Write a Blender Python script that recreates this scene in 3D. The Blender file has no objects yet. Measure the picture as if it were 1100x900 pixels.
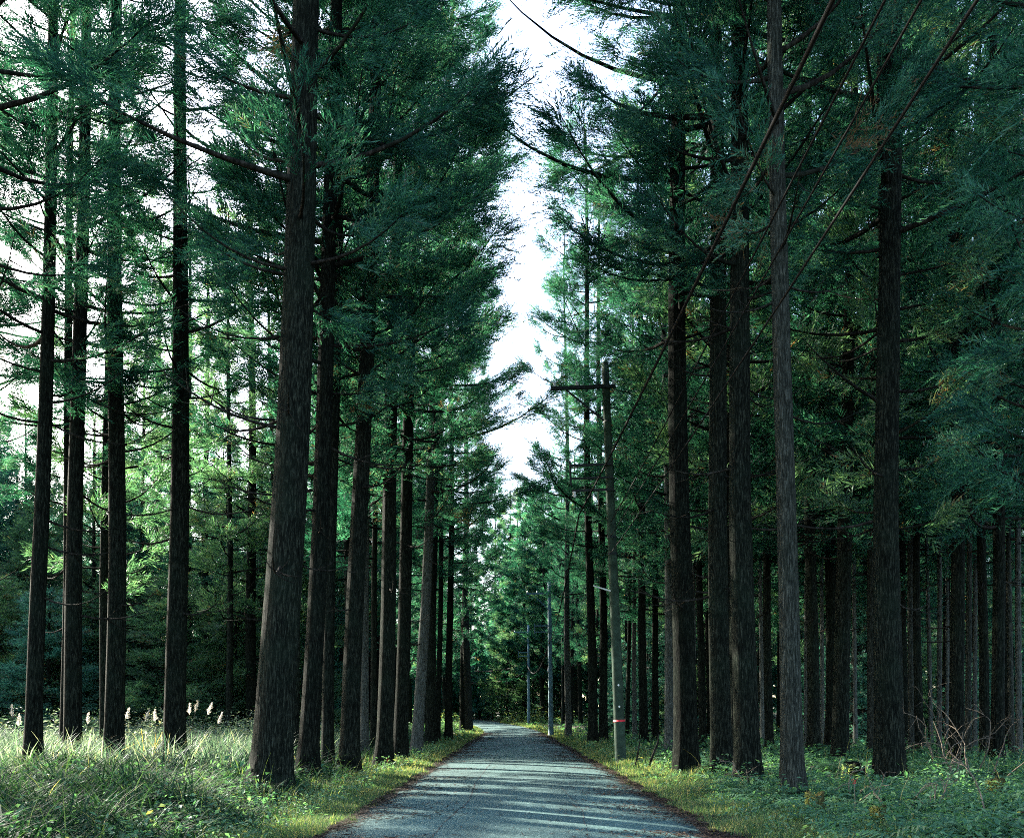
import bpy, math, random
import numpy as np
from mathutils import Vector, Matrix

scene = bpy.context.scene
COL = scene.collection
R = math.radians

# ------------------------------------------------------------------ camera
EYE, FPX, CX, HZ = 1.5, 1000.0, 550.0, 768.0      # eye height, focal length and horizon row in photo pixels
cam_d = bpy.data.cameras.new("camera")
cam = bpy.data.objects.new("camera", cam_d)
COL.objects.link(cam)
cam.location = (0, 0, EYE)
cam.rotation_euler = (R(90), 0, 0)
cam_d.sensor_width = 36.0
cam_d.lens = 36.0 * FPX / 1100.0
cam_d.shift_y = (HZ - 450.0) / 1100.0
cam_d.clip_start = 0.1
cam_d.clip_end = 3000
scene.camera = cam

# ------------------------------------------------------------------ sky, sun, exposure
SUN_EL, SUN_AZ = 25.5, -51.0                       # azimuth from straight ahead (+Y), negative = to the left
world = bpy.data.worlds.new("World")
scene.world = world
world.use_nodes = True
nt = world.node_tree
sky = nt.nodes.new("ShaderNodeTexSky")
sky.sky_type = 'NISHITA'
sky.sun_disc = False
sky.sun_elevation = R(SUN_EL)
sky.sun_rotation = R(SUN_AZ)
sky.air_density = 1.0
sky.dust_density = 2.0
sky.ozone_density = 1.0
bg = nt.nodes["Background"]
nt.links.new(sky.outputs[0], bg.inputs[0])
bg.inputs[1].default_value = 0.12
sun_d = bpy.data.lights.new("sun", 'SUN')
sun_d.energy = 5.0
sun_d.angle = R(0.55)
sun_d.color = (1.0, 0.94, 0.82)
sun = bpy.data.objects.new("sun", sun_d)
COL.objects.link(sun)
sd = Vector((math.sin(R(SUN_AZ)) * math.cos(R(SUN_EL)), math.cos(R(SUN_AZ)) * math.cos(R(SUN_EL)), math.sin(R(SUN_EL))))
sun.rotation_euler = sd.to_track_quat('Z', 'Y').to_euler()
sun.location = sd * 200
vs = scene.view_settings
vs.view_transform = 'Standard'
vs.look = 'None'
vs.exposure = 3.0
vs.gamma = 1.0
cy = scene.cycles
cy.max_bounces = 6
cy.diffuse_bounces = 4
cy.glossy_bounces = 2
cy.transmission_bounces = 4
cy.transparent_max_bounces = 4
cy.use_denoising = False
cy.filter_width = 1.0
cy.volume_bounces = 1
cy.caustics_reflective = False
cy.caustics_refractive = False

# ------------------------------------------------------------------ helpers
def tag(o, label=None, cat=None, group=None, kind=None):
    if label: o["label"] = label
    if cat: o["category"] = cat
    if group: o["group"] = group
    if kind: o["kind"] = kind
    return o

def link(name, me, parent=None):
    o = bpy.data.objects.new(name, me)
    COL.objects.link(o)
    if parent is not None: o.parent = parent
    return o

def empty(name, loc=(0, 0, 0)):
    o = bpy.data.objects.new(name, None)
    o.empty_display_size = 0.3
    COL.objects.link(o)
    o.location = loc
    return o

def make_mesh(name, quads_v=None, quads_tint=None, extra=None, mats=(), smooth=False):
    """quads_v: (n,4,3) loose quads (material 0); extra: list of (verts, faces, material index, smooth)."""
    vs_, fs_, mi_, sm_, tint_ = [], [], [], [], []
    n0 = 0
    if quads_v is not None and len(quads_v):
        q = np.asarray(quads_v, np.float32)
        k = q.shape[1]
        vs_.append(q.reshape(-1, 3))
        fs_.append(np.arange(len(q) * k, dtype=np.int32).reshape(-1, k))
        mi_.append(np.zeros(len(q), np.int32)); sm_.append(np.full(len(q), smooth))
        t = np.zeros(len(q)) if quads_tint is None else np.asarray(quads_tint)
        tint_.append(np.repeat(t, k))
        n0 = len(q) * k
    for v, f, m, s in (extra or []):
        v = np.asarray(v, np.float32); f = np.asarray(f, np.int32)
        vs_.append(v); fs_.append(f + n0); mi_.append(np.full(len(f), m, np.int32)); sm_.append(np.full(len(f), s))
        tint_.append(np.full(len(v), 0.5)); n0 += len(v)
    V = np.concatenate(vs_)
    me = bpy.data.meshes.new(name)
    nf = sum(len(f) for f in fs_)
    sizes = np.concatenate([np.full(len(f), f.shape[1], np.int32) for f in fs_])
    loops = np.concatenate([f.ravel() for f in fs_])
    me.vertices.add(len(V)); me.loops.add(len(loops)); me.polygons.add(nf)
    me.vertices.foreach_set("co", V.ravel())
    me.loops.foreach_set("vertex_index", loops)
    st = np.zeros(nf, np.int32); st[1:] = np.cumsum(sizes)[:-1]
    me.polygons.foreach_set("loop_start", st)
    me.polygons.foreach_set("loop_total", sizes)
    me.polygons.foreach_set("material_index", np.concatenate(mi_))
    me.polygons.foreach_set("use_smooth", np.concatenate(sm_))
    a = me.attributes.new("tint", 'FLOAT', 'POINT')
    a.data.foreach_set("value", np.concatenate(tint_).astype(np.float32))
    for m in mats: me.materials.append(m)
    me.update(calc_edges=True)
    return me

def tube(path, radii, sides=6, cap=True):
    """verts, quad faces of a tube along path."""
    P = np.asarray(path, float); n = len(P)
    rad = np.broadcast_to(np.asarray(radii, float), (n,))
    T = np.gradient(P, axis=0); T /= np.linalg.norm(T, axis=1)[:, None] + 1e-9
    ref = np.array([0, 0, 1.0]) if abs(T[:, 2]).mean() < 0.8 else np.array([1.0, 0, 0])
    U = np.cross(T, ref); U /= np.linalg.norm(U, axis=1)[:, None] + 1e-9
    W = np.cross(T, U)
    a = np.linspace(0, 2 * math.pi, sides, endpoint=False)
    V = P[:, None] + rad[:, None, None] * (np.cos(a)[None, :, None] * U[:, None] + np.sin(a)[None, :, None] * W[:, None])
    i, j = np.meshgrid(np.arange(n - 1), np.arange(sides), indexing='ij')
    j2 = (j + 1) % sides
    F = np.stack([i * sides + j, i * sides + j2, (i + 1) * sides + j2, (i + 1) * sides + j], -1).reshape(-1, 4)
    V = V.reshape(-1, 3)
    if cap:
        # close both ends with a centre vertex, as degenerate-free quads (pairs of sides)
        for e, base in ((0, 0), (1, (n - 1) * sides)):
            c = len(V); V = np.concatenate([V, P[[0 if e == 0 else n - 1]]])
            if sides % 2 == 0:
                q = [[c, base + k, base + k + 1, base + (k + 2) % sides] for k in range(0, sides, 2)]
                F = np.concatenate([F, np.array(q)])
    return V, F

def box(cx, cy_, cz, sx, sy, sz):
    v = np.array([[x, y, z] for z in (-.5, .5) for y in (-.5, .5) for x in (-.5, .5)]) * [sx, sy, sz] + [cx, cy_, cz]
    f = np.array([[0, 2, 3, 1], [4, 5, 7, 6], [0, 1, 5, 4], [2, 6, 7, 3], [0, 4, 6, 2], [1, 3, 7, 5]])
    return v, f

# ------------------------------------------------------------------ materials
def new_mat(name):
    m = bpy.data.materials.new(name); m.use_nodes = True
    n = m.node_tree.nodes; l = m.node_tree.links
    n.clear()
    out = n.new("ShaderNodeOutputMaterial")
    return m, n, l, out

def ramp(n, stops):
    r = n.new("ShaderNodeValToRGB")
    e = r.color_ramp.elements
    e[0].position, e[0].color = stops[0][0], (*stops[0][1], 1)
    e[1].position, e[1].color = stops[-1][0], (*stops[-1][1], 1)
    for p, c in stops[1:-1]:
        x = e.new(p); x.color = (*c, 1)
    return r

def leaf_mat(name, stops, trans_gain=(1.6, 1.7, 0.8), trans=0.42, rough=0.55, spec=0.35):
    """thin leaves: hue from the per-leaf 'tint' value and a little from the object; reflect and let light through."""
    m, n, l, out = new_mat(name)
    at = n.new("ShaderNodeAttribute"); at.attribute_name = "tint"
    oi = n.new("ShaderNodeObjectInfo")
    mr = n.new("ShaderNodeMapRange"); mr.inputs[3].default_value = -0.12; mr.inputs[4].default_value = 0.12
    l.new(oi.outputs["Random"], mr.inputs[0])
    ad = n.new("ShaderNodeMath"); ad.operation = 'ADD'; ad.use_clamp = True
    l.new(at.outputs["Fac"], ad.inputs[0]); l.new(mr.outputs[0], ad.inputs[1])
    rp = ramp(n, stops); l.new(ad.outputs[0], rp.inputs[0])
    p = n.new("ShaderNodeBsdfPrincipled")
    l.new(rp.outputs[0], p.inputs["Base Color"])
    p.inputs["Roughness"].default_value = rough
    p.inputs["Specular IOR Level"].default_value = spec
    mul = n.new("ShaderNodeMix"); mul.data_type = 'RGBA'; mul.blend_type = 'MULTIPLY'; mul.inputs[0].default_value = 1
    l.new(rp.outputs[0], mul.inputs[6]); mul.inputs[7].default_value = (*trans_gain, 1)
    t = n.new("ShaderNodeBsdfTranslucent"); l.new(mul.outputs[2], t.inputs[0])
    mx = n.new("ShaderNodeMixShader"); mx.inputs[0].default_value = trans
    l.new(p.outputs[0], mx.inputs[1]); l.new(t.outputs[0], mx.inputs[2])
    l.new(mx.outputs[0], out.inputs[0])
    return m

M = {}
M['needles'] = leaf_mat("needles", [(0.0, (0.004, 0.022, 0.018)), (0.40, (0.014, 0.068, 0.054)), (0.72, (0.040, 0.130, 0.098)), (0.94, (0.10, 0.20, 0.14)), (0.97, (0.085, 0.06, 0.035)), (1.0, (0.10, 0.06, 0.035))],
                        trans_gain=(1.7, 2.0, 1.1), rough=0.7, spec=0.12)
M['sunlit_tone_needles'] = leaf_mat("sunlit_tone_needles", [(0.0, (0.022, 0.07, 0.045)), (0.45, (0.05, 0.115, 0.07)), (0.8, (0.08, 0.15, 0.085)), (0.96, (0.12, 0.18, 0.10)), (1.0, (0.15, 0.08, 0.04))],
                              trans_gain=(1.9, 2.0, 1.1), trans=0.5)  # yellower, paler needle colour stands in for sun shining through the crowns
M['young_backlit_needles'] = leaf_mat("young_backlit_needles", [(0.0, (0.012, 0.055, 0.048)), (0.42, (0.035, 0.125, 0.105)), (0.75, (0.075, 0.19, 0.15)), (0.96, (0.13, 0.24, 0.18)), (1.0, (0.15, 0.08, 0.04))],
                              trans_gain=(1.5, 1.7, 1.2), trans=0.5)  # brighter teal put in for the backlit glow on the young cedars
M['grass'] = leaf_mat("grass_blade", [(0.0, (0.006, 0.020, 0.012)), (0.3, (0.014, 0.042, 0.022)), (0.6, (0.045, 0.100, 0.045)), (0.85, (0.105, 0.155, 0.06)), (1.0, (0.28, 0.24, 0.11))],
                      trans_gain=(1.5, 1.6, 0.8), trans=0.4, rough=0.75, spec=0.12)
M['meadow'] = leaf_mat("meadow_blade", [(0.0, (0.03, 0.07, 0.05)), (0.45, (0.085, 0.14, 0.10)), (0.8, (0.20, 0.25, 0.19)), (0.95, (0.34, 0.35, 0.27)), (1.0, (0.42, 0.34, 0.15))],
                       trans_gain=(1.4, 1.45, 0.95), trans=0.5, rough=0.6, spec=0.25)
M['fern'] = leaf_mat("fern_leaf", [(0.0, (0.02, 0.06, 0.036)), (0.5, (0.055, 0.14, 0.08)), (0.85, (0.14, 0.23, 0.13)), (1.0, (0.25, 0.24, 0.09))],
                     trans_gain=(1.6, 1.7, 0.8), rough=0.65, spec=0.12)
M['plume'] = leaf_mat("plume_hair", [(0.0, (0.5, 0.46, 0.38)), (1.0, (0.7, 0.66, 0.58))], trans_gain=(1, 1, 1), trans=0.5)
M['dry_leaf'] = leaf_mat("dry_leaf", [(0.0, (0.012, 0.009, 0.007)), (0.5, (0.034, 0.024, 0.018)), (0.85, (0.085, 0.056, 0.038)), (1.0, (0.2, 0.14, 0.09))],
                         trans_gain=(1, 1, 1), trans=0.15, rough=0.8, spec=0.1)
M['gold_leaf'] = leaf_mat("gold_leaf", [(0.0, (0.45, 0.27, 0.03)), (1.0, (0.55, 0.4, 0.06))], trans_gain=(1.2, 1.2, 0.8), trans=0.5)
M['red_petal'] = leaf_mat("red_petal", [(0.0, (0.22, 0.008, 0.01)), (1.0, (0.4, 0.02, 0.02))], trans_gain=(1, 1, 1), trans=0.3)

def bark_mat(name, dark, mid, light, moss=(0.012, 0.022, 0.014), moss_amt=0.4, vscale=20.0):
    m, n, l, out = new_mat(name)
    tc = n.new("ShaderNodeTexCoord")
    mp = n.new("ShaderNodeMapping"); mp.inputs["Scale"].default_value = (vscale, vscale, 2.6)
    l.new(tc.outputs["Object"], mp.inputs[0])
    n1 = n.new("ShaderNodeTexNoise"); n1.inputs["Scale"].default_value = 2.0; n1.inputs["Detail"].default_value = 6; n1.inputs["Roughness"].default_value = 0.65
    n1.inputs["Distortion"].default_value = 0.6
    l.new(mp.outputs[0], n1.inputs["Vector"])
    rp = ramp(n, [(0.36, dark), (0.5, mid), (0.68, light)])
    l.new(n1.outputs[0], rp.inputs[0])
    n2 = n.new("ShaderNodeTexNoise"); n2.inputs["Scale"].default_value = 0.9; n2.inputs["Detail"].default_value = 4
    l.new(tc.outputs["Object"], n2.inputs["Vector"])
    r2 = ramp(n, [(0.48, (0, 0, 0)), (0.68, (moss_amt,) * 3)])
    l.new(n2.outputs[0], r2.inputs[0])
    mx = n.new("ShaderNodeMix"); mx.data_type = 'RGBA'
    l.new(r2.outputs[0], mx.inputs[0]); l.new(rp.outputs[0], mx.inputs[6]); mx.inputs[7].default_value = (*moss, 1)
    oi = n.new("ShaderNodeObjectInfo")
    hs = n.new("ShaderNodeHueSaturation")
    mr = n.new("ShaderNodeMapRange"); mr.inputs[3].default_value = 0.75; mr.inputs[4].default_value = 1.3
    l.new(oi.outputs["Random"], mr.inputs[0]); l.new(mr.outputs[0], hs.inputs["Value"]); l.new(mx.outputs[2], hs.inputs["Color"])
    p = n.new("ShaderNodeBsdfPrincipled"); p.inputs["Roughness"].default_value = 0.95; p.inputs["Specular IOR Level"].default_value = 0.04
    l.new(hs.outputs[0], p.inputs["Base Color"])
    b = n.new("ShaderNodeBump"); b.inputs["Strength"].default_value = 1.0; b.inputs["Distance"].default_value = 0.09
    l.new(n1.outputs[0], b.inputs["Height"]); l.new(b.outputs[0], p.inputs["Normal"])
    l.new(p.outputs[0], out.inputs[0])
    return m

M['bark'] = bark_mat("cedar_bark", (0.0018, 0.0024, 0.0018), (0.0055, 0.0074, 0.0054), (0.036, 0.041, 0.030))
M['grey_bark'] = bark_mat("pale_bark", (0.008, 0.009, 0.0075), (0.022, 0.025, 0.020), (0.08, 0.085, 0.07), moss_amt=0.25)  # own grey of some trunks; on slender stems it stands for lit rims
M['silver_sunlit_bark'] = bark_mat("silver_sunlit_bark", (0.025, 0.027, 0.023), (0.062, 0.068, 0.060), (0.15, 0.158, 0.138), moss_amt=0.25)  # pale trunks, lightened further in place of sunlight on the bark
M['limb'] = bark_mat("limb_bark", (0.005, 0.005, 0.004), (0.013, 0.012, 0.010), (0.04, 0.036, 0.03), vscale=6)
M['moss'] = bark_mat("mossy_wood", (0.02, 0.022, 0.008), (0.06, 0.055, 0.02), (0.14, 0.12, 0.04), moss=(0.2, 0.19, 0.04), moss_amt=0.95)
M['twig'] = bark_mat("twig_bark", (0.08, 0.065, 0.05), (0.16, 0.13, 0.1), (0.26, 0.22, 0.17), moss_amt=0.2)

def simple_mat(name, c, rough=0.6, metal=0.0, nscale=6.0, var=0.25, bump=0.1, spec=0.4):
    m, n, l, out = new_mat(name)
    tc = n.new("ShaderNodeTexCoord")
    nz = n.new("ShaderNodeTexNoise"); nz.inputs["Scale"].default_value = nscale; nz.inputs["Detail"].default_value = 8
    l.new(tc.outputs["Object"], nz.inputs["Vector"])
    rp = ramp(n, [(0.3, tuple(x * (1 - var) for x in c)), (0.7, tuple(min(1, x * (1 + var)) for x in c))])
    l.new(nz.outputs[0], rp.inputs[0])
    p = n.new("ShaderNodeBsdfPrincipled"); p.inputs["Roughness"].default_value = rough; p.inputs["Metallic"].default_value = metal; p.inputs["Specular IOR Level"].default_value = spec
    l.new(rp.outputs[0], p.inputs["Base Color"])
    b = n.new("ShaderNodeBump"); b.inputs["Strength"].default_value = bump; b.inputs["Distance"].default_value = 0.02
    l.new(nz.outputs[0], b.inputs["Height"]); l.new(b.outputs[0], p.inputs["Normal"])
    l.new(p.outputs[0], out.inputs[0])
    return m

M['concrete'] = simple_mat("pole_concrete", (0.024, 0.040, 0.028), 0.85, 0, 5, 0.4, 0.2, 0.08)
M['painted_pole'] = simple_mat("painted_steel", (0.085, 0.16, 0.19), 0.55, 0.1, 4, 0.3, 0.1)
M['steel'] = simple_mat("galvanised_steel", (0.02, 0.024, 0.024), 0.7, 0.0, 10, 0.3, 0.05, 0.15)
M['cable'] = simple_mat("cable_sheath", (0.004, 0.004, 0.004), 0.85, 0, 10, 0.2, 0.02, 0.12)
M['red'] = simple_mat("red_tape", (0.55, 0.03, 0.04), 0.6, 0, 10, 0.2, 0.02)
M['ceramic'] = simple_mat("insulator_glaze", (0.6, 0.6, 0.58), 0.3, 0, 10, 0.1, 0.02)

def asphalt():
    m, n, l, out = new_mat("asphalt")
    tc = n.new("ShaderNodeTexCoord")
    fine = n.new("ShaderNodeTexVoronoi"); fine.inputs["Scale"].default_value = 75.0
    l.new(tc.outputs["Object"], fine.inputs["Vector"])
    sep = n.new("ShaderNodeSeparateColor"); l.new(fine.outputs["Color"], sep.inputs[0])
    rp = ramp(n, [(0.0, (0.014, 0.036, 0.036)), (0.55, (0.040, 0.086, 0.083)), (0.85, (0.075, 0.14, 0.132)), (1.0, (0.16, 0.23, 0.22))])
    l.new(sep.outputs[0], rp.inputs[0])
    big = n.new("ShaderNodeTexNoise"); big.inputs["Scale"].default_value = 0.55; big.inputs["Detail"].default_value = 5
    mp = n.new("ShaderNodeMapping"); mp.inputs["Scale"].default_value = (1.6, 0.35, 1)
    l.new(tc.outputs["Object"], mp.inputs[0]); l.new(mp.outputs[0], big.inputs["Vector"])
    r2 = ramp(n, [(0.3, (0.7, 0.7, 0.71)), (0.7, (1.25, 1.25, 1.24))]); l.new(big.outputs[0], r2.inputs[0])
    mx = n.new("ShaderNodeMix"); mx.data_type = 'RGBA'; mx.blend_type = 'MULTIPLY'; mx.inputs[0].default_value = 1
    l.new(rp.outputs[0], mx.inputs[6]); l.new(r2.outputs[0], mx.inputs[7])
    p = n.new("ShaderNodeBsdfPrincipled"); p.inputs["Roughness"].default_value = 0.8; p.inputs["Specular IOR Level"].default_value = 0.12
    l.new(mx.outputs[2], p.inputs["Base Color"])
    b = n.new("ShaderNodeBump"); b.inputs["Strength"].default_value = 0.55; b.inputs["Distance"].default_value = 0.012
    l.new(fine.outputs["Distance"], b.inputs["Height"])
    b2 = n.new("ShaderNodeBump"); b2.inputs["Strength"].default_value = 0.4; b2.inputs["Distance"].default_value = 0.03
    l.new(big.outputs[0], b2.inputs["Height"]); l.new(b.outputs[0], b2.inputs["Normal"]); l.new(b2.outputs[0], p.inputs["Normal"])
    l.new(p.outputs[0], out.inputs[0])
    return m
M['asphalt'] = asphalt()

def soil():
    m, n, l, out = new_mat("forest_soil")
    tc = n.new("ShaderNodeTexCoord")
    a = n.new("ShaderNodeTexNoise"); a.inputs["Scale"].default_value = 7; a.inputs["Detail"].default_value = 9; a.inputs["Roughness"].default_value = 0.7
    l.new(tc.outputs["Object"], a.inputs["Vector"])
    rp = ramp(n, [(0.3, (0.02, 0.014, 0.009)), (0.5, (0.05, 0.036, 0.022)), (0.7, (0.09, 0.06, 0.035))]); l.new(a.outputs[0], rp.inputs[0])
    c = n.new("ShaderNodeTexNoise"); c.inputs["Scale"].default_value = 0.5; c.inputs["Detail"].default_value = 5
    l.new(tc.outputs["Object"], c.inputs["Vector"])
    r2 = ramp(n, [(0.42, (0, 0, 0)), (0.6, (0.8, 0.8, 0.8))]); l.new(c.outputs[0], r2.inputs[0])
    mx = n.new("ShaderNodeMix"); mx.data_type = 'RGBA'
    l.new(r2.outputs[0], mx.inputs[0]); l.new(rp.outputs[0], mx.inputs[6]); mx.inputs[7].default_value = (0.03, 0.05, 0.02, 1)
    p = n.new("ShaderNodeBsdfPrincipled"); p.inputs["Roughness"].default_value = 0.95
    l.new(mx.outputs[2], p.inputs["Base Color"])
    b = n.new("ShaderNodeBump"); b.inputs["Strength"].default_value = 0.8; b.inputs["Distance"].default_value = 0.06
    l.new(a.outputs[0], b.inputs["Height"]); l.new(b.outputs[0], p.inputs["Normal"])
    l.new(p.outputs[0], out.inputs[0])
    return m
M['soil'] = soil()

# ------------------------------------------------------------------ terrain and road
HALF = 2.55
def road_x(y):
    y = np.asarray(y, float)
    return 0.16 - 0.0022 * np.clip(y - 72, 0, None) ** 2
def rise(y):
    y = np.asarray(y, float)
    t = np.clip(y - 72, 0, None)
    return 0.018 * t * t / (t + 12)
def ground_z(x, y):
    x = np.asarray(x, float); y = np.asarray(y, float)
    d = np.abs(x - road_x(np.minimum(y, 140))) - HALF
    w = np.clip(d / 2.5, 0, 1)
    bump = 0.10 * np.sin(x * 0.9 + 1.3) * np.sin(y * 0.55) + 0.07 * np.sin(x * 2.1 + y * 1.4) + 0.04 * np.sin(x * 4.3 - y * 3.1)
    return rise(y) - 0.03 + w * (0.02 + bump * 0.9) + np.clip((d - 30) / 60, 0, 1) * 1.5

xs = np.unique(np.concatenate([np.linspace(-14, 14, 113), np.linspace(-60, 60, 121), np.array([-220, -180, -140, -100, -80, 80, 100, 140, 180, 220])]))
ys = np.unique(np.concatenate([np.linspace(-6, 40, 151), np.linspace(40, 150, 111), np.array([-42, -30, -15, 180, 220, 260])]))
gx, gy = np.meshgrid(xs, ys)
gz = ground_z(gx, gy)
V = np.stack([gx, gy, gz], -1).reshape(-1, 3)
i, j = np.meshgrid(np.arange(len(ys) - 1), np.arange(len(xs) - 1), indexing='ij')
nx = len(xs)
F = np.stack([i * nx + j, i * nx + j + 1, (i + 1) * nx + j + 1, (i + 1) * nx + j], -1).reshape(-1, 4)
g = link("ground", make_mesh("ground", extra=[(V, F, 0, True)], mats=[M['soil']]))
tag(g, kind="structure")

rng = np.random.default_rng(5)
ry = np.arange(-40, 150, 0.5)
us = np.linspace(-1, 1, 13)
jl = HALF + 0.05 * np.sin(ry * 1.7) + 0.06 * np.sin(ry * 0.6 + 1) + rng.normal(0, 0.03, len(ry))
jr = HALF + 0.05 * np.sin(ry * 1.3 + 2) + 0.06 * np.sin(ry * 0.5) + rng.normal(0, 0.03, len(ry))
rows = []
for k, y in enumerate(ry):
    c = float(road_x(y))
    wdt = np.where(us < 0, jl[k], jr[k]) * us
    z = float(rise(y)) + 0.045 * (1 - us ** 2) + 0.0 + 0.012 * np.sin(y * 0.33) * us
    z[0] -= 0.05; z[-1] -= 0.05
    rows.append(np.stack([c + wdt, np.full(13, y), z], -1))
V = np.concatenate(rows)
i, j = np.meshgrid(np.arange(len(ry) - 1), np.arange(12), indexing='ij')
F = np.stack([i * 13 + j, i * 13 + j + 1, (i + 1) * 13 + j + 1, (i + 1) * 13 + j], -1).reshape(-1, 4)
tag(link("road", make_mesh("road", extra=[(V, F, 0, True)], mats=[M['asphalt']])), kind="structure")
def road_z(x, y):
    u = (x - road_x(y)) / HALF
    return rise(y) + 0.045 * (1 - u ** 2) + 0.012 * np.sin(y * 0.33) * u

# thin tar crack along the lane
def crack(pts, w):
    P = []
    rr = random.Random(3)
    for (x0, y0), (x1, y1) in zip(pts, pts[1:]):
        n = max(2, int(abs(y1 - y0) / 0.12))
        for k in range(n):
            t = k / n
            P.append((x0 + (x1 - x0) * t + rr.gauss(0, 0.012), y0 + (y1 - y0) * t))
    P = np.array(P); q = []
    for a, b in zip(P, P[1:]):
        wa = w * rr.uniform(0.4, 1.3)
        if rr.random() < 0.12: continue
        za = float(road_z(a[0], a[1])) + 0.005; zb = float(road_z(b[0], b[1])) + 0.005
        q.append([[a[0] - wa, a[1], za], [a[0] + wa, a[1], za], [b[0] + wa, b[1], zb], [b[0] - wa, b[1], zb]])
    return q
M['tar'] = simple_mat("crack_tar", (0.016, 0.016, 0.017), 0.8)
q = crack([(-1.0, 10.5), (-0.9, 13), (-0.72, 16), (-0.8, 20), (-0.7, 26), (-0.55, 36)], 0.008) + crack([(0.9, 11), (1.1, 14.5), (1.0, 19)], 0.006)
tag(link("road_crack", make_mesh("road_crack", quads_v=q, mats=[M['tar']])), kind="structure")

# ------------------------------------------------------------------ foliage makers
def unit(v):
    return v / (np.linalg.norm(v, axis=-1, keepdims=True) + 1e-9)

def sprays(rng, base, axis, length, K, bl, bw, tint0, droop=0.25, spread=0.55):
    """feather-like cedar sprays: K slim blades along each axis. Returns quads (n*K,4,3) and tints."""
    n = len(base)
    t = (np.arange(K) + 0.5) / K
    side = unit(np.cross(axis, rng.normal(size=(n, 3))))
    sgn = np.where(np.arange(K) % 2 == 0, 1.0, -1.0)
    p = base[:, None] + axis[:, None] * (length[:, None, None] * t[None, :, None])
    p[..., 2] -= droop * length[:, None] * (t[None] ** 1.5)
    d = axis[:, None] + spread * sgn[None, :, None] * side[:, None] + rng.normal(0, 0.15, (n, K, 3))
    d[..., 2] -= 0.18 + 1.1 * max(droop - 0.25, 0) * t[None, :]
    d = unit(d)
    L = bl * rng.uniform(0.6, 1.35, (n, K, 1)) * (1.15 - 0.45 * t[None, :, None])
    w = unit(np.cross(d, rng.normal(size=(n, K, 3)))) * (bw * 0.5 * rng.uniform(0.7, 1.3, (n, K, 1)))
    tip = p + d * L; tip[..., 2] += 0.04 * L[..., 0]
    mid = p + d * L * 0.42
    q = np.stack([p, mid + w, tip, mid - w], 2).reshape(-1, 4, 3)
    tn = np.repeat(tint0[:, None], K, 1) + rng.normal(0, 0.13, (n, K))  # per-blade tone spread stands in for sunlit and shaded specks
    return q, np.clip(tn, 0, 0.955).reshape(-1)

def limb_path(rng, z0, L, az, u, n=7):
    """a cedar limb: leaves the trunk level or drooping, then sweeps up towards its tip."""
    t = np.linspace(0, 1, n)
    a0 = -0.10 + 0.55 * u + rng.normal(0, 0.10)
    a1 = 0.38 - 0.2 * u + rng.normal(0, 0.08)
    r = L * t * (1 - 0.08 * t)
    z = z0 + L * (a0 * t + a1 * t ** 2.2)
    side = L * 0.10 * rng.normal() * t ** 2
    x = np.cos(az) * r - np.sin(az) * side
    y = np.sin(az) * r + np.cos(az) * side
    return np.stack([x, y, z], -1)

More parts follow.
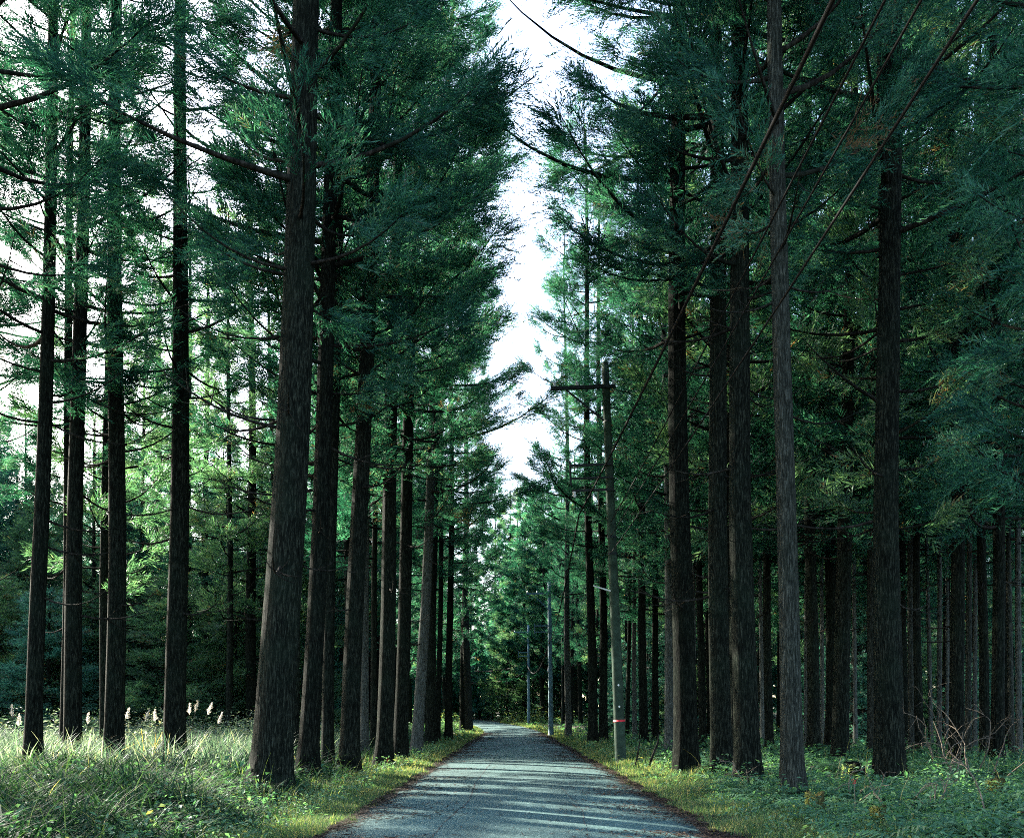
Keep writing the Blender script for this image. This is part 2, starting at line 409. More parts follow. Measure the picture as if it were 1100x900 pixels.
def crown_mesh(name, seed, hb, H, Rad, nlimb, nspray, K, bl, bw, spray_len=(0.45, 0.9), bare=0.06, low_droop=0.25, profile=None, brown=0.006, mat='needles'):
    rng = np.random.default_rng(seed)
    Q, T, EX = [], [], []
    az = rng.uniform(0, 6.28)
    prof = profile or (lambda u: (0.62 + 0.38 * min(1, u / 0.15)) * (1 - u) ** 0.62)
    Ls = []
    for i in range(nlimb):
        u = (i + rng.uniform(0, 1)) / nlimb
        u = u ** 0.93
        Ls.append((u, Rad * prof(u) * (rng.uniform(0.5, 1.08) if rng.random() > 0.1 else rng.uniform(1.1, 1.3)) + 0.2))
    tot = sum(L for _, L in Ls)
    for i, (u, L) in enumerate(Ls):
        az += 2.39996 + rng.normal(0, 0.35)
        z0 = hb + (H - hb) * u
        P = limb_path(rng, z0, L, az, u)
        r0 = 0.012 + 0.0125 * L
        EX.append((*tube(P, np.linspace(r0, 0.008, len(P)), 5, cap=False), 1, True))
        if rng.random() < bare: continue
        m = int(nspray * L / tot)
        if m < 1: continue
        # sprays gather in a few tufts along the limb, so the crown has clumps and gaps
        nt_ = max(2, int(2 + L * 1.7))
        tt = 0.26 + 0.76 * rng.random(nt_) ** 0.62
        tside = rng.normal(0, 1, nt_) * (0.12 + 0.26 * (1.15 - tt) * min(L, 3.2) * 0.55)
        k = rng.integers(0, nt_, m)
        s = np.clip(tt[k] + rng.normal(0, 0.06, m), 0.12, 1.0)
        idx = s * (len(P) - 1); i0 = np.minimum(idx.astype(int), len(P) - 2); f = (idx - i0)[:, None]
        pos = P[i0] * (1 - f) + P[i0 + 1] * f
        tang = unit(P[i0 + 1] - P[i0])
        lat = np.stack([-tang[:, 1], tang[:, 0], np.zeros(m)], -1); lat = unit(lat)
        off = tside[k] + rng.normal(0, 0.14, m)
        base = pos + lat * off[:, None] + np.array([0, 0, 1.0]) * (rng.normal(0.03, 0.12, m) - 0.12 * np.abs(off))[:, None]
        ax = unit(tang * 0.9 + lat * (np.sign(off) * rng.uniform(0.0, 0.9, m))[:, None] + rng.normal(0, 0.28, (m, 3)) + np.array([0, 0, 0.02]))
        ln = rng.uniform(*spray_len, m) * (0.75 + 0.25 * min(1, L / 2.5))
        tb = 0.42 + rng.normal(0, 0.08) + rng.normal(0, 0.13, nt_)  # tone spread per tuft and spray imitates sunlit highlights
        t0 = np.clip(tb[k] + rng.normal(0, 0.16, m), 0.0, 0.9)
        q, tn = sprays(rng, base, ax, ln, K, bl, bw, t0, droop=low_droop)
        if rng.random() < brown * 4:
            tn = np.where(np.repeat(k == 0, K), 0.99, tn)
        Q.append(q); T.append(tn)
    # leader
    EX.append((*tube([[0, 0, H - 2.5], [0.03, 0, H - 1], [0, 0.02, H + 0.3]], [0.05, 0.03, 0.008], 5, cap=False), 1, True))
    return make_mesh(name, np.concatenate(Q), np.concatenate(T), EX, [M[mat], M['limb']])

CROWN = {
    'a': crown_mesh("crown_broad", 11, 8.6, 32, 4.5, 76, 6800, 20, 0.16, 0.02, bare=0.08),
    'b': crown_mesh("crown_broad_high", 23, 9.4, 33, 4.6, 76, 6800, 20, 0.16, 0.02, bare=0.08),
    'c': crown_mesh("crown_low", 37, 6.2, 30, 4.4, 80, 7000, 20, 0.17, 0.02, bare=0.07, low_droop=0.38),
    'd': crown_mesh("crown_sparse", 41, 8.0, 29, 3.1, 62, 4200, 18, 0.16, 0.02, bare=0.22),
    'e': crown_mesh("crown_sparse_ragged", 47, 9.2, 30, 3.4, 60, 3900, 18, 0.16, 0.02, bare=0.22),
    'm': crown_mesh("crown_far", 53, 7.6, 29, 4.0, 62, 2800, 10, 0.26, 0.036),
    'n': crown_mesh("crown_far_low", 59, 6.0, 28, 3.9, 62, 2800, 10, 0.26, 0.036),
    'p': crown_mesh("crown_sunlit_tone", 83, 6.5, 30, 3.7, 62, 2600, 10, 0.28, 0.04, bare=0.12, mat='sunlit_tone_needles'),
    'g': crown_mesh("crown_lifted", 29, 11.2, 34, 5.2, 72, 6800, 20, 0.16, 0.02, bare=0.06),
    'h': crown_mesh("crown_hanging", 31, 5.6, 30, 5.2, 84, 3300, 26, 0.2, 0.021, spray_len=(0.7, 1.25), bare=0.05, low_droop=0.62),
    'f': crown_mesh("crown_distant_dense", 97, 5.0, 30, 4.8, 80, 5200, 8, 0.42, 0.075, bare=0.0, brown=0.0),
    'u': crown_mesh("crown_young_sunlit_tone", 71, 0.3, 13, 3.2, 70, 4200, 10, 0.22, 0.036, profile=lambda u: (1 - u) ** 0.7 * (0.85 + 0.15 * min(1, u / 0.1)), brown=0.0, mat='sunlit_tone_needles'),
    's': crown_mesh("crown_young", 61, 0.5, 13, 3.0, 70, 4600, 10, 0.22, 0.036, profile=lambda u: (1 - u) ** 0.7 * (0.85 + 0.15 * min(1, u / 0.1)), brown=0.0, mat='young_backlit_needles'),
    't': crown_mesh("crown_young_narrow", 67, 0.4, 15, 2.6, 74, 4600, 10, 0.22, 0.036, profile=lambda u: (1 - u) ** 0.6 * (0.85 + 0.15 * min(1, u / 0.1)), brown=0.0, mat='young_backlit_needles'),
}

def trunk_mesh(name, seed, r0, H, mat, sides=18, flare=0.45):
    rng = np.random.default_rng(seed)
    z = np.concatenate([[-0.3, 0, 0.12, 0.3, 0.55, 0.9, 1.5], np.linspace(2.4, H, 26)])
    ph = rng.uniform(0, 6.28, 6)
    a = np.linspace(0, 2 * math.pi, sides, endpoint=False)
    rad = r0 * (1 - 0.80 * np.clip(z / H, 0, 1) ** 1.1)
    fl = 1.25 * flare * np.exp(-np.clip(z, 0, None) / 0.5)
    lobes = 1 + 0.035 * np.sin(3 * a + ph[0])[None] + 0.025 * np.sin(5 * a + ph[1])[None] + fl[:, None] * (0.75 + 0.4 * np.sin(4 * a + ph[2])[None] + 0.25 * np.sin(7 * a + ph[3])[None])
    lobes += rng.normal(0, 0.012, (len(z), sides))
    cx = 0.12 * np.sin(z * 0.22 + ph[4]) * np.clip(z / 6, 0, 1) * r0 / 0.35
    cyy = 0.12 * np.sin(z * 0.18 + ph[5]) * np.clip(z / 6, 0, 1) * r0 / 0.35
    X = cx[:, None] + rad[:, None] * lobes * np.cos(a)[None]
    Y = cyy[:, None] + rad[:, None] * lobes * np.sin(a)[None]
    Z = np.repeat(z[:, None], sides, 1)
    V = np.stack([X, Y, Z], -1).reshape(-1, 3)
    i, j = np.meshgrid(np.arange(len(z) - 1), np.arange(sides), indexing='ij'); j2 = (j + 1) % sides
    F = np.stack([i * sides + j, i * sides + j2, (i + 1) * sides + j2, (i + 1) * sides + j], -1).reshape(-1, 4)
    return make_mesh(name, extra=[(V, F, 0, True)], mats=[mat])

def dead_branch_mesh(seed):
    rng = np.random.default_rng(seed)
    L = rng.uniform(1.2, 2.4)
    P = limb_path(rng, 0, L, 0, 0.0)
    P[:, 2] -= 0.10 * L * np.linspace(0, 1, len(P))
    ex = [(*tube(P, np.linspace(0.028, 0.006, len(P)), 6), 0, True)]
    for _ in range(rng.integers(3, 6)):
        k = rng.integers(2, 6); d = unit(np.array([rng.uniform(0.4, 1), rng.normal(0, 0.9), rng.normal(0, 0.3)])) * rng.uniform(0.3, 0.8)
        ex.append((*tube([P[k], P[k] + d * 0.5 + [0, 0, -0.03], P[k] + d], [0.011, 0.008, 0.004], 4), 0, True))
    return make_mesh("dead_branch", extra=ex, mats=[M['limb']])
DEAD = [dead_branch_mesh(70 + k) for k in range(6)]

prand = random.Random(77)

def place(bx, by=None, d=None):
    """ground point seen at photo pixel bx with the given base row or distance."""
    if d is None:
        d = EYE * FPX / (by - HZ)
    x = (bx - CX) / FPX * d
    return x, d

def cedar(bx, by, w, tx, ty, crown, label, grey=False, branches=4, H=31.0, cs=(1, 1), d=None, group="cedars lining the road"):
    x, d = place(bx, by, d)
    z0 = float(ground_z(x, d))
    t = empty("cedar_tree", (x, d, z0))
    xt = (tx - CX) / FPX * d; zt = (HZ - ty) / FPX * d + EYE
    lean = math.atan2(xt - x, zt)
    t.rotation_euler = (prand.uniform(-0.012, 0.012), lean, 0)
    tag(t, label, "tree", group)
    r0 = max(0.10, 0.5 * w * d / FPX * 1.04)
    trunk = link("trunk", trunk_mesh("trunk", prand.randrange(9999), r0, H, M['silver_sunlit_bark'] if grey == 2 else M['grey_bark'] if grey else M['bark'], sides=20 if w > 14 else 14, flare=0.5 if w > 14 else 0.35), t)
    if crown:
        c = link("crown", CROWN[crown], t)
        c.rotation_euler.z = prand.uniform(0, 6.28)
        c.scale = (cs[0], cs[0], cs[1])
    for k in range(branches):
        b = link("branch", DEAD[prand.randrange(6)], t)
        zz = prand.uniform(4.0, 10.0)
        az = prand.uniform(0, 6.28)
        rr = r0 * (1 - 0.8 * zz / H) * 0.85
        b.location = (math.cos(az) * rr, math.sin(az) * rr, zz)
        b.rotation_euler = (prand.uniform(-.2, .2), prand.uniform(-0.15, 0.25), az)
        s = prand.uniform(0.7, 1.3); b.scale = (s, s, s)
    return t

ROW = "cedars lining the road"
# base px, base row, trunk width px, px at a higher row, that row, crown, label
L_TREES = [
    (35, 838, 17, 55, 0, 'd', "outermost slim dark cedar at the meadow's edge, leftmost trunk in the photo", False, 6),
    (78, 832, 18, 88, 0, 'e', "slim dark cedar, second from the left edge, bright sky patch beside its trunk", False, 6),
    (121, 829, 20, 131, 0, 'd', "straight dark cedar by the meadow, third trunk from the left edge", False, 6),
    (187, 828, 22, 193, 0, 'e', "straight dark cedar by the meadow, fourth from the left, just right of the pampas plumes", False, 7),
    (291, 855, 40, 333, 0, 'b', "thickest cedar of all, leaning trunk with flared foot beside the road's left edge", False, 9),
    (330, 840, 20, 352, 300, 'a', "dark cedar with sunlit left rim directly behind the thickest trunk", False, 5),
    (316, 826, 9, 322, 500, 'm', "thin trunk half hidden at the right side of the thickest cedar", False, 2),
    (352, 831, 13, 358, 420, 'a', "cedar with rough lit bark squeezed behind the rim-lit one near the big tree", False, 3),
    (375, 833, 20, 392, 330, 'b', "dark leaning cedar, third large trunk along the left verge from the thickest", False, 5),
    (391, 812, 10, 394, 560, 'm', "bluish grey slender trunk between two dark cedars on the left verge", 2, 1),
    (401, 808, 7, 404, 560, 'm', "very thin dark trunk just right of the bluish grey slender one", False, 0),
    (412, 822, 17, 422, 430, 'a', "dark upright cedar on the left verge with the tiny red flower at its foot", False, 5),
    (429, 817, 15, 437, 560, 'b', "rough barked cedar with weeds round its foot, left neighbour of the pale trunk", False, 4),
    (447, 811, 12, 459, 560, 'a', "pale grey cedar, its left side lit bright, in the left roadside row", 2, 3),
    (462, 802, 11, 468, 560, 'b', "dark cedar immediately right of the pale lit trunk", False, 3),
    (470, 799, 6, 473, 600, 'm', "thin dark pole-like cedar past the pale lit trunk", False, 1),
    (482, 796, 8, 483, 650, 'a', "slender straight cedar standing alone on the verge before the road bend", False, 2),
    (497, 787, 6, 498, 680, 'm', "thin leaning trunk at the inside of the distant road bend", False, 1),
    (503, 787, 9, 502, 690, 'b', "stout mossy cedar at the very corner where the road bends away", True, 1),
]
L_BACK = [
    (271, 800, 12, 270, 300, 'p', "tall dark trunk with many bare limbs seen left of the thickest cedar", False, 14),
    (221, 796, 9, 222, 580, 'p', "dark trunk standing in the meadow bushes between the fourth and thickest cedars", False, 6),
    (166, 795, 9, 168, 620, 'p', "bluish pale trunk at the back of the meadow behind white plumes", 2, 3),
    (203, 797, 8, 203, 580, 'm', "thin trunk peeping out right behind the fourth cedar from the left", False, 3),
]
R_TREES = [
    (737, 833, 24, 734, 500, 'g', "stout dark cedar, first large trunk right of the big concrete pole", False, 4),
    (776, 838, 22, 768, 250, 'g', "dark cedar with a strip of lit bark, second large trunk right of the concrete pole", False, 5),
    (804, 845, 26, 790, 0, 'A', "thick dark cedar with pale lit left edge, third large trunk right of the concrete pole", False, 6),
    (851, 860, 22, 838, 60, 'A', "tall grey barked cedar behind the mossy stump, nearest the right verge", True, 5),
    (955, 846, 28, 953, 0, 'g', "thickest trunk of the right forest, upright and dark, with twigs at its foot", False, 6),
    (874, 814, 13, 867, 150, 'm', "slim cedar with warm lit left edge between the grey barked and thickest trunks", False, 4),
    (893, 808, 14, 893, 500, 'n', "dark cedar with rusty lit edge, a step behind the slim warm-edged one", False, 3),
    (937, 815, 10, 940, 200, 'n', "pale lit slender trunk hugging the left side of the thickest right trunk", True, 3),
    (719, 809, 9, 717, 600, 'n', "pale grey slim trunk just left of the first stout cedar", 2, 1),
    (755, 806, 8, 752, 600, 'm', "narrow dark trunk in the gap between first and second stout right cedars", False, 1),
    (763, 794, 7, 760, 600, 'n', "thin far trunk in the gap between first and second stout right cedars", False, 1),
    (827, 809, 9, 824, 560, 'm', "narrow dark trunk between the thick pale-edged cedar and the grey barked one", False, 1),
    (704, 798, 7, 702, 600, 'n', "thin dark trunk behind the broken sticks near the concrete pole", False, 1),
    (692, 801, 9, 690, 600, 'a', "dark cedar right behind the concrete pole, standing above lit weeds", False, 2),
    (637, 800, 10, 634, 600, 'b', "straight dark cedar left of the concrete pole, first of a close pair", False, 2),
    (648, 797, 9, 646, 600, 'a', "dark cedar left of the concrete pole, second of a close pair", False, 1),
    (611, 793, 7, 610, 680, 'M', "bluish grey leaning trunk between the two distant utility poles and the close pair", 2, 1),
    (972, 803, 8, 970, 500, 'n', "narrow dark trunk close behind the thickest right trunk", False, 1),
    (987, 812, 10, 985, 500, 'm', "medium dark trunk among ferns right of the thickest right trunk", False, 2),
    (1000, 803, 4, 997, 560, 'n', "very thin sunlit stem rising straight beside the medium dark trunk", 2, 0),
    (1028, 826, 15, 1026, 480, 'n', "dark trunk with bare twigs tangled before it near the right edge", False, 3),
    (1058, 818, 10, 1055, 500, 'm', "dark trunk with lit left edge, first of two near the right edge", False, 2),
    (1071, 826, 13, 1069, 480, 'c', "broad dark trunk, second of two near the right edge", False, 3),
    (1087, 815, 5, 1083, 480, 'n', "thin curved sunlit trunk close to the right edge", True, 1),
]
for bx, by, w, tx, ty, cr, lab, grey, nb in L_TREES:
    cedar(bx, by, w, tx, ty, cr, lab, grey, nb, cs=(prand.uniform(0.92, 1.06), prand.uniform(0.95, 1.05)), group="cedars along the left side of the road")
for bx, by, w, tx, ty, cr, lab, grey, nb in L_BACK:
    cedar(bx, by, w, tx, ty, cr, lab, grey, nb, cs=(1.0, 1.0), group="cedars at the back of the meadow")
for bx, by, w, tx, ty, cr, lab, grey, nb in R_TREES:
    cedar(bx, by, w, tx, ty, cr.lower(), lab, grey, nb, cs=(0.82, 1.16) if cr.isupper() else (prand.uniform(0.92, 1.05), prand.uniform(0.95, 1.05)), group="cedars along the right side of the road")
for bx_, d_, w_, lab_ in ((70, 31.5, 12, "half hidden cedar added behind the second trunk from the left to filter sun"),):
    cedar(bx_, None, w_, bx_ + 6, 0, 'e', lab_, False, 3, d=d_, group="cedars at the back of the meadow")  # added so its crown breaks up the sun reaching the road
for bx_, d_, w_ in ((843, 34, 5), (866, 39, 5), (884, 44, 4), (906, 36, 5), (919, 42, 4), (979, 33, 4), (1009, 37, 4), (1017, 45, 4), (1040, 31, 5), (1047, 40, 4), (1095, 30, 6), (819, 43, 4), (789, 39, 5), (731, 46, 5), (682, 52, 5), (745, 41, 5)):
    cedar(bx_, None, w_, bx_ + prand.uniform(-4, 2), 400, 'm', "slender cedar stem, bark paled as if sunlit, between the dark trunks of the right forest", 2 if prand.random() < 0.6 else True, 0, d=d_, cs=(0.6, 1.0), group="slender stems paled as if sunlit in the right forest")  # pale bark replaces the sunlit rims that no sun reaches here
# trees whose boughs hang into the frame from beyond its edges
cedar(1200, None, 40, 1200, 0, 'h', "big cedar just beyond the right edge whose hanging sprays fill the upper right", False, 3, d=14.5, cs=(0.85, 1), group="cedars along the right side of the road")
cedar(1165, None, 26, 1165, 0, 'h', "cedar beyond the right edge whose low boughs droop over the twig thicket", False, 3, d=20, cs=(0.8, 1), group="cedars along the right side of the road")
cedar(-60, None, 30, -40, 0, 'b', "cedar beyond the left edge whose dark boughs fill the upper left corner", False, 4, d=17.5, group="cedars along the left side of the road")

for (x_, y_, w_) in ((-17.0, 20.5, 0.5), (-16, 12, 0.55), (-21, 25, 0.45), (-25, 29.5, 0.45), (-20.5, 17, 0.5), (-20, 34, 0.42), (-18.2, 29.5, 0.45)):  # unseen cedars added to shade the left grass and the road
    cedar(CX + x_ / y_ * FPX, None, w_ * FPX / y_, CX + x_ / y_ * FPX, 0, 'b', "unseen cedar added beyond the left edge to shade the roadside grass", False, 2, d=y_, group="unseen shade cedars outside the left edge")
# forest trees behind: one of each kind, then copies of the tree and its parts
def forest_proto(crown, seed, r0, H, grey=False):
    t = empty("cedar_tree")
    link("trunk", trunk_mesh("trunk", seed, r0, H, M['grey_bark'] if grey else M['bark'], sides=12, flare=0.35), t)
    link("crown", CROWN[crown], t)
    return t
def dup(root, loc, rz, sc, label, group):
    r = root.copy(); COL.objects.link(r)
    if "young" in group: r.name = "young_cedar"
    if "sapling" in group: r.name = "cedar_sapling"
    r.location = loc; r.rotation_euler = (prand.uniform(-0.025, 0.025), prand.uniform(-0.025, 0.025), rz); r.scale = (sc[0], sc[0], sc[1])
    tag(r, label, "tree", group)
    for ch in list(root.children):
        c = ch.copy(); COL.objects.link(c); c.parent = r
    return r
PROTO = [forest_proto('m', 301, 0.24, 29), forest_proto('n', 302, 0.28, 28), forest_proto('m', 303, 0.2, 29), forest_proto('n', 304, 0.33, 28), forest_proto('n', 305, 0.15, 28, True)]
YOUNG = [forest_proto('u', 313, 0.13, 13), forest_proto('s', 311, 0.13, 13), forest_proto('t', 312, 0.14, 15)]
SUNLIT_TONE = forest_proto('p', 321, 0.2, 30)
DENSE = forest_proto('f', 322, 0.26, 30)
TAKEN = [(o.location.x, o.location.y) for o in bpy.data.objects if o.name.startswith("cedar_tree") and o.get("category")]
def put(protos, x, y, sc, label, group):
    p = prand.choice(protos)
    TAKEN.append((x, y))
    return dup(p, (x, y, float(ground_z(x, y)) - 0.05), prand.uniform(0, 6.28), sc, label, group)
def free(x, y, m):
    return all((x - a) ** 2 + (y - b) ** 2 > m * m for a, b in TAKEN)
for (bx_, d_) in ((112, 33), (246, 45), (146, 56), (300, 47), (188, 64), (345, 52), (368, 62)):  # nearest one added to filter road sun; needle tone imitates backlight
    x_, y_ = place(bx_, d=d_)
    TAKEN.append((x_, y_))
    r_ = dup(SUNLIT_TONE, (x_, y_, float(ground_z(x_, y_)) - 0.05), prand.uniform(0, 6.28), (prand.uniform(0.85, 1.05), prand.uniform(0.8, 1.02)), "cedar with needles coloured as if lit through at the back of the meadow", "cedars with backlit colouring behind the meadow")
for (bx_, d_, sc_) in ((545, 126, 1.05), (562, 118, 0.95), (585, 124, 1.0), (530, 134, 1.1), (574, 136, 1.15), (600, 130, 1.0), (515, 140, 1.1), (552, 142, 1.2), (540, 119, 0.8), (455, 112, 1.0), (484, 124, 1.0), (440, 98, 0.95), (470, 109, 1.0), (424, 90, 0.9), (478, 118, 0.95), (462, 122, 1.0), (497, 131, 1.0), (583, 112, 0.95), (604, 116, 1.0), (618, 112, 1.0)):
    x_, y_ = place(bx_, d=d_)
    if abs(x_ - float(road_x(y_))) < 4: continue
    TAKEN.append((x_, y_))
    dup(prand.choice([SUNLIT_TONE, DENSE, DENSE]), (x_, y_, float(ground_z(x_, y_)) - 0.05), prand.uniform(0, 6.28), (1.15, sc_), "distant cedar of the woods that close the view beyond the road bend", "cedars beyond the road bend")
for (bx_, d_, sc_) in ((520, 122, 1.2), (531, 114, 0.9), (546, 121, 1.3), (558, 128, 1.6), (572, 116, 1.0), (590, 120, 1.4), (500, 126, 1.5), (485, 122, 1.3), (608, 118, 1.2), (538, 130, 1.7)):
    x_, y_ = place(bx_, d=d_)
    if abs(x_ - float(road_x(y_))) < 3.6: continue
    TAKEN.append((x_, y_))
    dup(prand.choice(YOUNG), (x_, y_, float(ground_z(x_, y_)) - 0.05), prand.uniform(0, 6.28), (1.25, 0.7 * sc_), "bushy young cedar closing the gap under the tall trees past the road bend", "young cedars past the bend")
# right forest
n_r = 0
for _ in range(6000):
    y = prand.uniform(20, 112); x = prand.uniform(5.2, 62)
    rx = float(road_x(y))
    if x < rx + 6.0 or x > 0.62 * y + 3: continue
    if y < 27 and x < 9: continue
    if not free(x, y, 2.3 if y < 60 else 3.4): continue
    s = prand.uniform(0.6, 1.08)
    put(PROTO + [SUNLIT_TONE, SUNLIT_TONE], x, y, (s, prand.uniform(0.9, 1.1)), "straight bare cedar trunk standing in the deep shade of the forest right of the road", "forest cedars right of the road")
    n_r += 1
    if n_r > 128: break
# left: far roadside forest beyond the meadow, and the trees past the bend
n_l = 0
for _ in range(6000):
    y = prand.uniform(42, 84); x = prand.uniform(-30, -5)
    rx = float(road_x(y))
    if x > rx - 6.5: continue
    if x < -0.34 * y + 6: continue            # keep the clearing open
    if not free(x, y, 3.6): continue
    s = prand.uniform(0.85, 1.1)
    put(PROTO, x, y, (s, prand.uniform(0.9, 1.1)), "cedar in the woods behind the left roadside row, beyond the sunny meadow", "forest cedars behind the left row")
    n_l += 1
    if n_l > 13: break
n_e = 0
for _ in range(4000):
    y = prand.uniform(112, 145); x = prand.uniform(-9, 34)
    rx = float(road_x(y))
    if abs(x - rx) < 4.5: continue
    if not free(x, y, 3.8): continue
    put(PROTO, x, y, (prand.uniform(0.9, 1.1), prand.uniform(0.85, 1.05)), "distant cedar of the woods that close the view beyond the road bend", "cedars beyond the road bend")
    n_e += 1
    if n_e > 36: break
# young bushy cedars behind the meadow
n_y = 0
for _ in range(4000):
    y = prand.uniform(46, 74); x = prand.uniform(-50, -9.5)
    if x < -0.62 * y - 3 or x > -7.5 - 0.05 * y: continue
    if not free(x, y, 2.3): continue
    s = prand.uniform(0.85, 1.25)
    put(YOUNG[:1] + YOUNG if y < 58 else YOUNG, x, y, (s * 1.1, prand.uniform(0.55, 0.9) if y < 52 else prand.uniform(0.95, 1.55)), "bushy young cedar green down to the ground at the back of the meadow", "young cedars behind the meadow")
    n_y += 1
    if n_y > 56: break
# a few tall old trees behind the young ones
n_t = 0
for _ in range(4000):
    y = prand.uniform(74, 92); x = prand.uniform(-55, -14)
    if x < -0.62 * y - 3: continue
    if not free(x, y, 4.2): continue
    put(PROTO, x, y, (prand.uniform(0.85, 1.0), prand.uniform(0.62, 0.85)), "taller cedar showing its top above the young trees behind the meadow", "taller cedars past the meadow")
    n_t += 1
    if n_t > 7: break
# young understory in the right forest
n_u = 0
for _ in range(3000):
    y = prand.uniform(42, 80); x = prand.uniform(7, 48)
    if x > 0.6 * y + 3: continue
    if not free(x, y, 1.6): continue
    put(YOUNG, x, y, (prand.uniform(0.6, 0.9), prand.uniform(0.25, 0.55)), "low bushy cedar sapling in the shade between the right forest trunks", "saplings in the right forest")
    n_u += 1
    if n_u > 30: break
for p in PROTO + YOUNG + [SUNLIT_TONE, DENSE]:
    for ch in list(p.children): bpy.data.objects.remove(ch)
    bpy.data.objects.remove(p)

# far woodland that reads as one mass
def woodland():
    rng = np.random.default_rng(90)
    n = 15000
    ang = rng.uniform(R(-38), R(38), n); dist = rng.uniform(128, 165, n)
    hmax = 13 + 9 * np.clip((ang + 0.1) / 0.15, 0, 1) + 4 * np.sin(ang * 23) + 3 * np.sin(ang * 61 + 1)
    z = rng.random(n) ** 0.8 * hmax
    base = np.stack([np.sin(ang) * dist, np.cos(ang) * dist, z], -1)
    base[:, 2] += ground_z(base[:, 0], base[:, 1])
    ax = unit(rng.normal(size=(n, 3)) + [0, 0, 0.2])
    q, t = sprays(rng, base, ax, np.full(n, 1.8), 8, 1.5, 0.5, np.clip(rng.normal(0.4, 0.15, n), 0, 0.9))
    return make_mesh("woodland", q, t, None, [M['needles']])
tag(link("woodland", woodland()), "mass of far dark forest closing off the view", "forest", kind="stuff")

# ------------------------------------------------------------------ ground cover
def blades(rng, x, y, h, w, lean, tint, z=None, segs=3):
    """curved grass blades as strips of quads."""
    n = len(x)
    z = ground_z(x, y) if z is None else z
    a = rng.uniform(0, 2 * math.pi, n)
    dirx, diry = np.cos(a), np.sin(a)
    # arc: rises then bends over by 'lean'
    pts = []
    for k in range(segs + 1):
        t = k / segs
        out = lean * h * t ** 1.8
        up = h * (t - 0.32 * lean * t ** 2.4)
        ww = w * (1 - t) ** 0.7 * 0.5 if k < segs else w * 0.03
        c = np.stack([x + dirx * out, y + diry * out, z + up], -1)
        s = np.stack([-diry, dirx, np.zeros(n)], -1) * np.broadcast_to(ww, (n,))[:, None]
        pts.append((c - s, c + s))
    q = [np.stack([pts[k][0], pts[k][1], pts[k + 1][1], pts[k + 1][0]], 1) for k in range(segs)]
    return np.concatenate(q), np.tile(tint, segs)

def off_road(x, y, m=0.0):
    return np.abs(x - road_x(y)) > HALF + m

def noise2(x, y, s, k=0):
    return np.sin(x * s + k) * np.sin(y * s * 1.13 + 2 * k) * 0.6 + np.sin(x * s * 2.3 - y * s * 1.9 + k) * 0.4

rng = np.random.default_rng(101)
Q, T = [], []
# verge turf, bright and short, both sides
for (y0, y1, n, wid, hh) in ((8.5, 15, 42000, 0.008, 0.13), (15, 25, 42000, 0.011, 0.14), (25, 45, 34000, 0.018, 0.16), (45, 118, 34000, 0.032, 0.2)):
    y = rng.uniform(y0, y1, n)
    sgn = np.where(rng.random(n) < 0.5, -1.0, 1.0)
    e = np.abs(rng.normal(0, 1.0, n)) * np.where(sgn < 0, 0.85, 1.15)
    x = road_x(y) + sgn * (HALF - 0.02 + e + 0.10 * np.sin(y * 2.3 + sgn) + 0.08 * np.sin(y * 5.1))
    nz = noise2(x, y, 2.2, 1)
    keep = rng.random(n) < 0.6 + 0.4 * nz
    h = hh * rng.uniform(0.5, 1.5, n) * (0.65 + 0.5 * np.clip(e, 0, 1.6)) * (1 + 0.35 * nz)
    t = np.clip(rng.normal(0.66, 0.17, n) + 0.12 * nz, 0, 1)
    q, tt = blades(rng, x[keep], y[keep], h[keep], wid * rng.uniform(0.7, 1.5, keep.sum()), rng.uniform(0.2, 1.0, keep.sum()), t[keep], segs=2)
    Q.append(q); T.append(tt)
tag(link("verge_grass", make_mesh("verge_grass", np.concatenate(Q), np.concatenate(T), None, [M['grass']])), "short bright turf along both road edges", "grass", kind="stuff")

# long arching grass at the left, in tussocks
Q, T = [], []
for (y0, y1, x0, x1, ntus, per, hh, wid) in ((8.5, 14, -9, -3.6, 420, 30, 0.66, 0.032), (13, 23, -16, -4.0, 900, 24, 0.66, 0.036), (22, 50, -13, -4.2, 700, 22, 0.5, 0.034), (45, 105, -11, -4.2, 500, 16, 0.5, 0.04)):
    tx = rng.uniform(x0, x1, ntus); ty = rng.uniform(y0, y1, ntus)
    near = (tx > road_x(ty) - HALF - 2.2)
    k = np.repeat(np.arange(ntus), per); n = len(k)
    sp = rng.uniform(0.08, 0.28, ntus)[k]
    x = tx[k] + rng.normal(0, 1, n) * sp; y = ty[k] + rng.normal(0, 1, n) * sp
    h = hh * rng.uniform(0.55, 1.3, n) * rng.uniform(0.7, 1.25, ntus)[k] * np.where(near[k], 0.6, 1.0)
    t = np.clip(rng.normal(0.22, 0.14, n) + rng.normal(0, 0.16, ntus)[k] + (rng.random(n) < 0.04) * 0.5, 0, 1)
    keep = x < road_x(y) - HALF - 0.35
    q, tt = blades(rng, x[keep], y[keep], h[keep], wid * rng.uniform(0.6, 1.4, keep.sum()), rng.uniform(0.5, 1.5, keep.sum()), t[keep], segs=4)
    Q.append(q); T.append(tt)
tag(link("long_grass", make_mesh("long_grass", np.concatenate(Q), np.concatenate(T), None, [M['grass']])), "long arching green grass under the left cedars", "grass", kind="stuff")

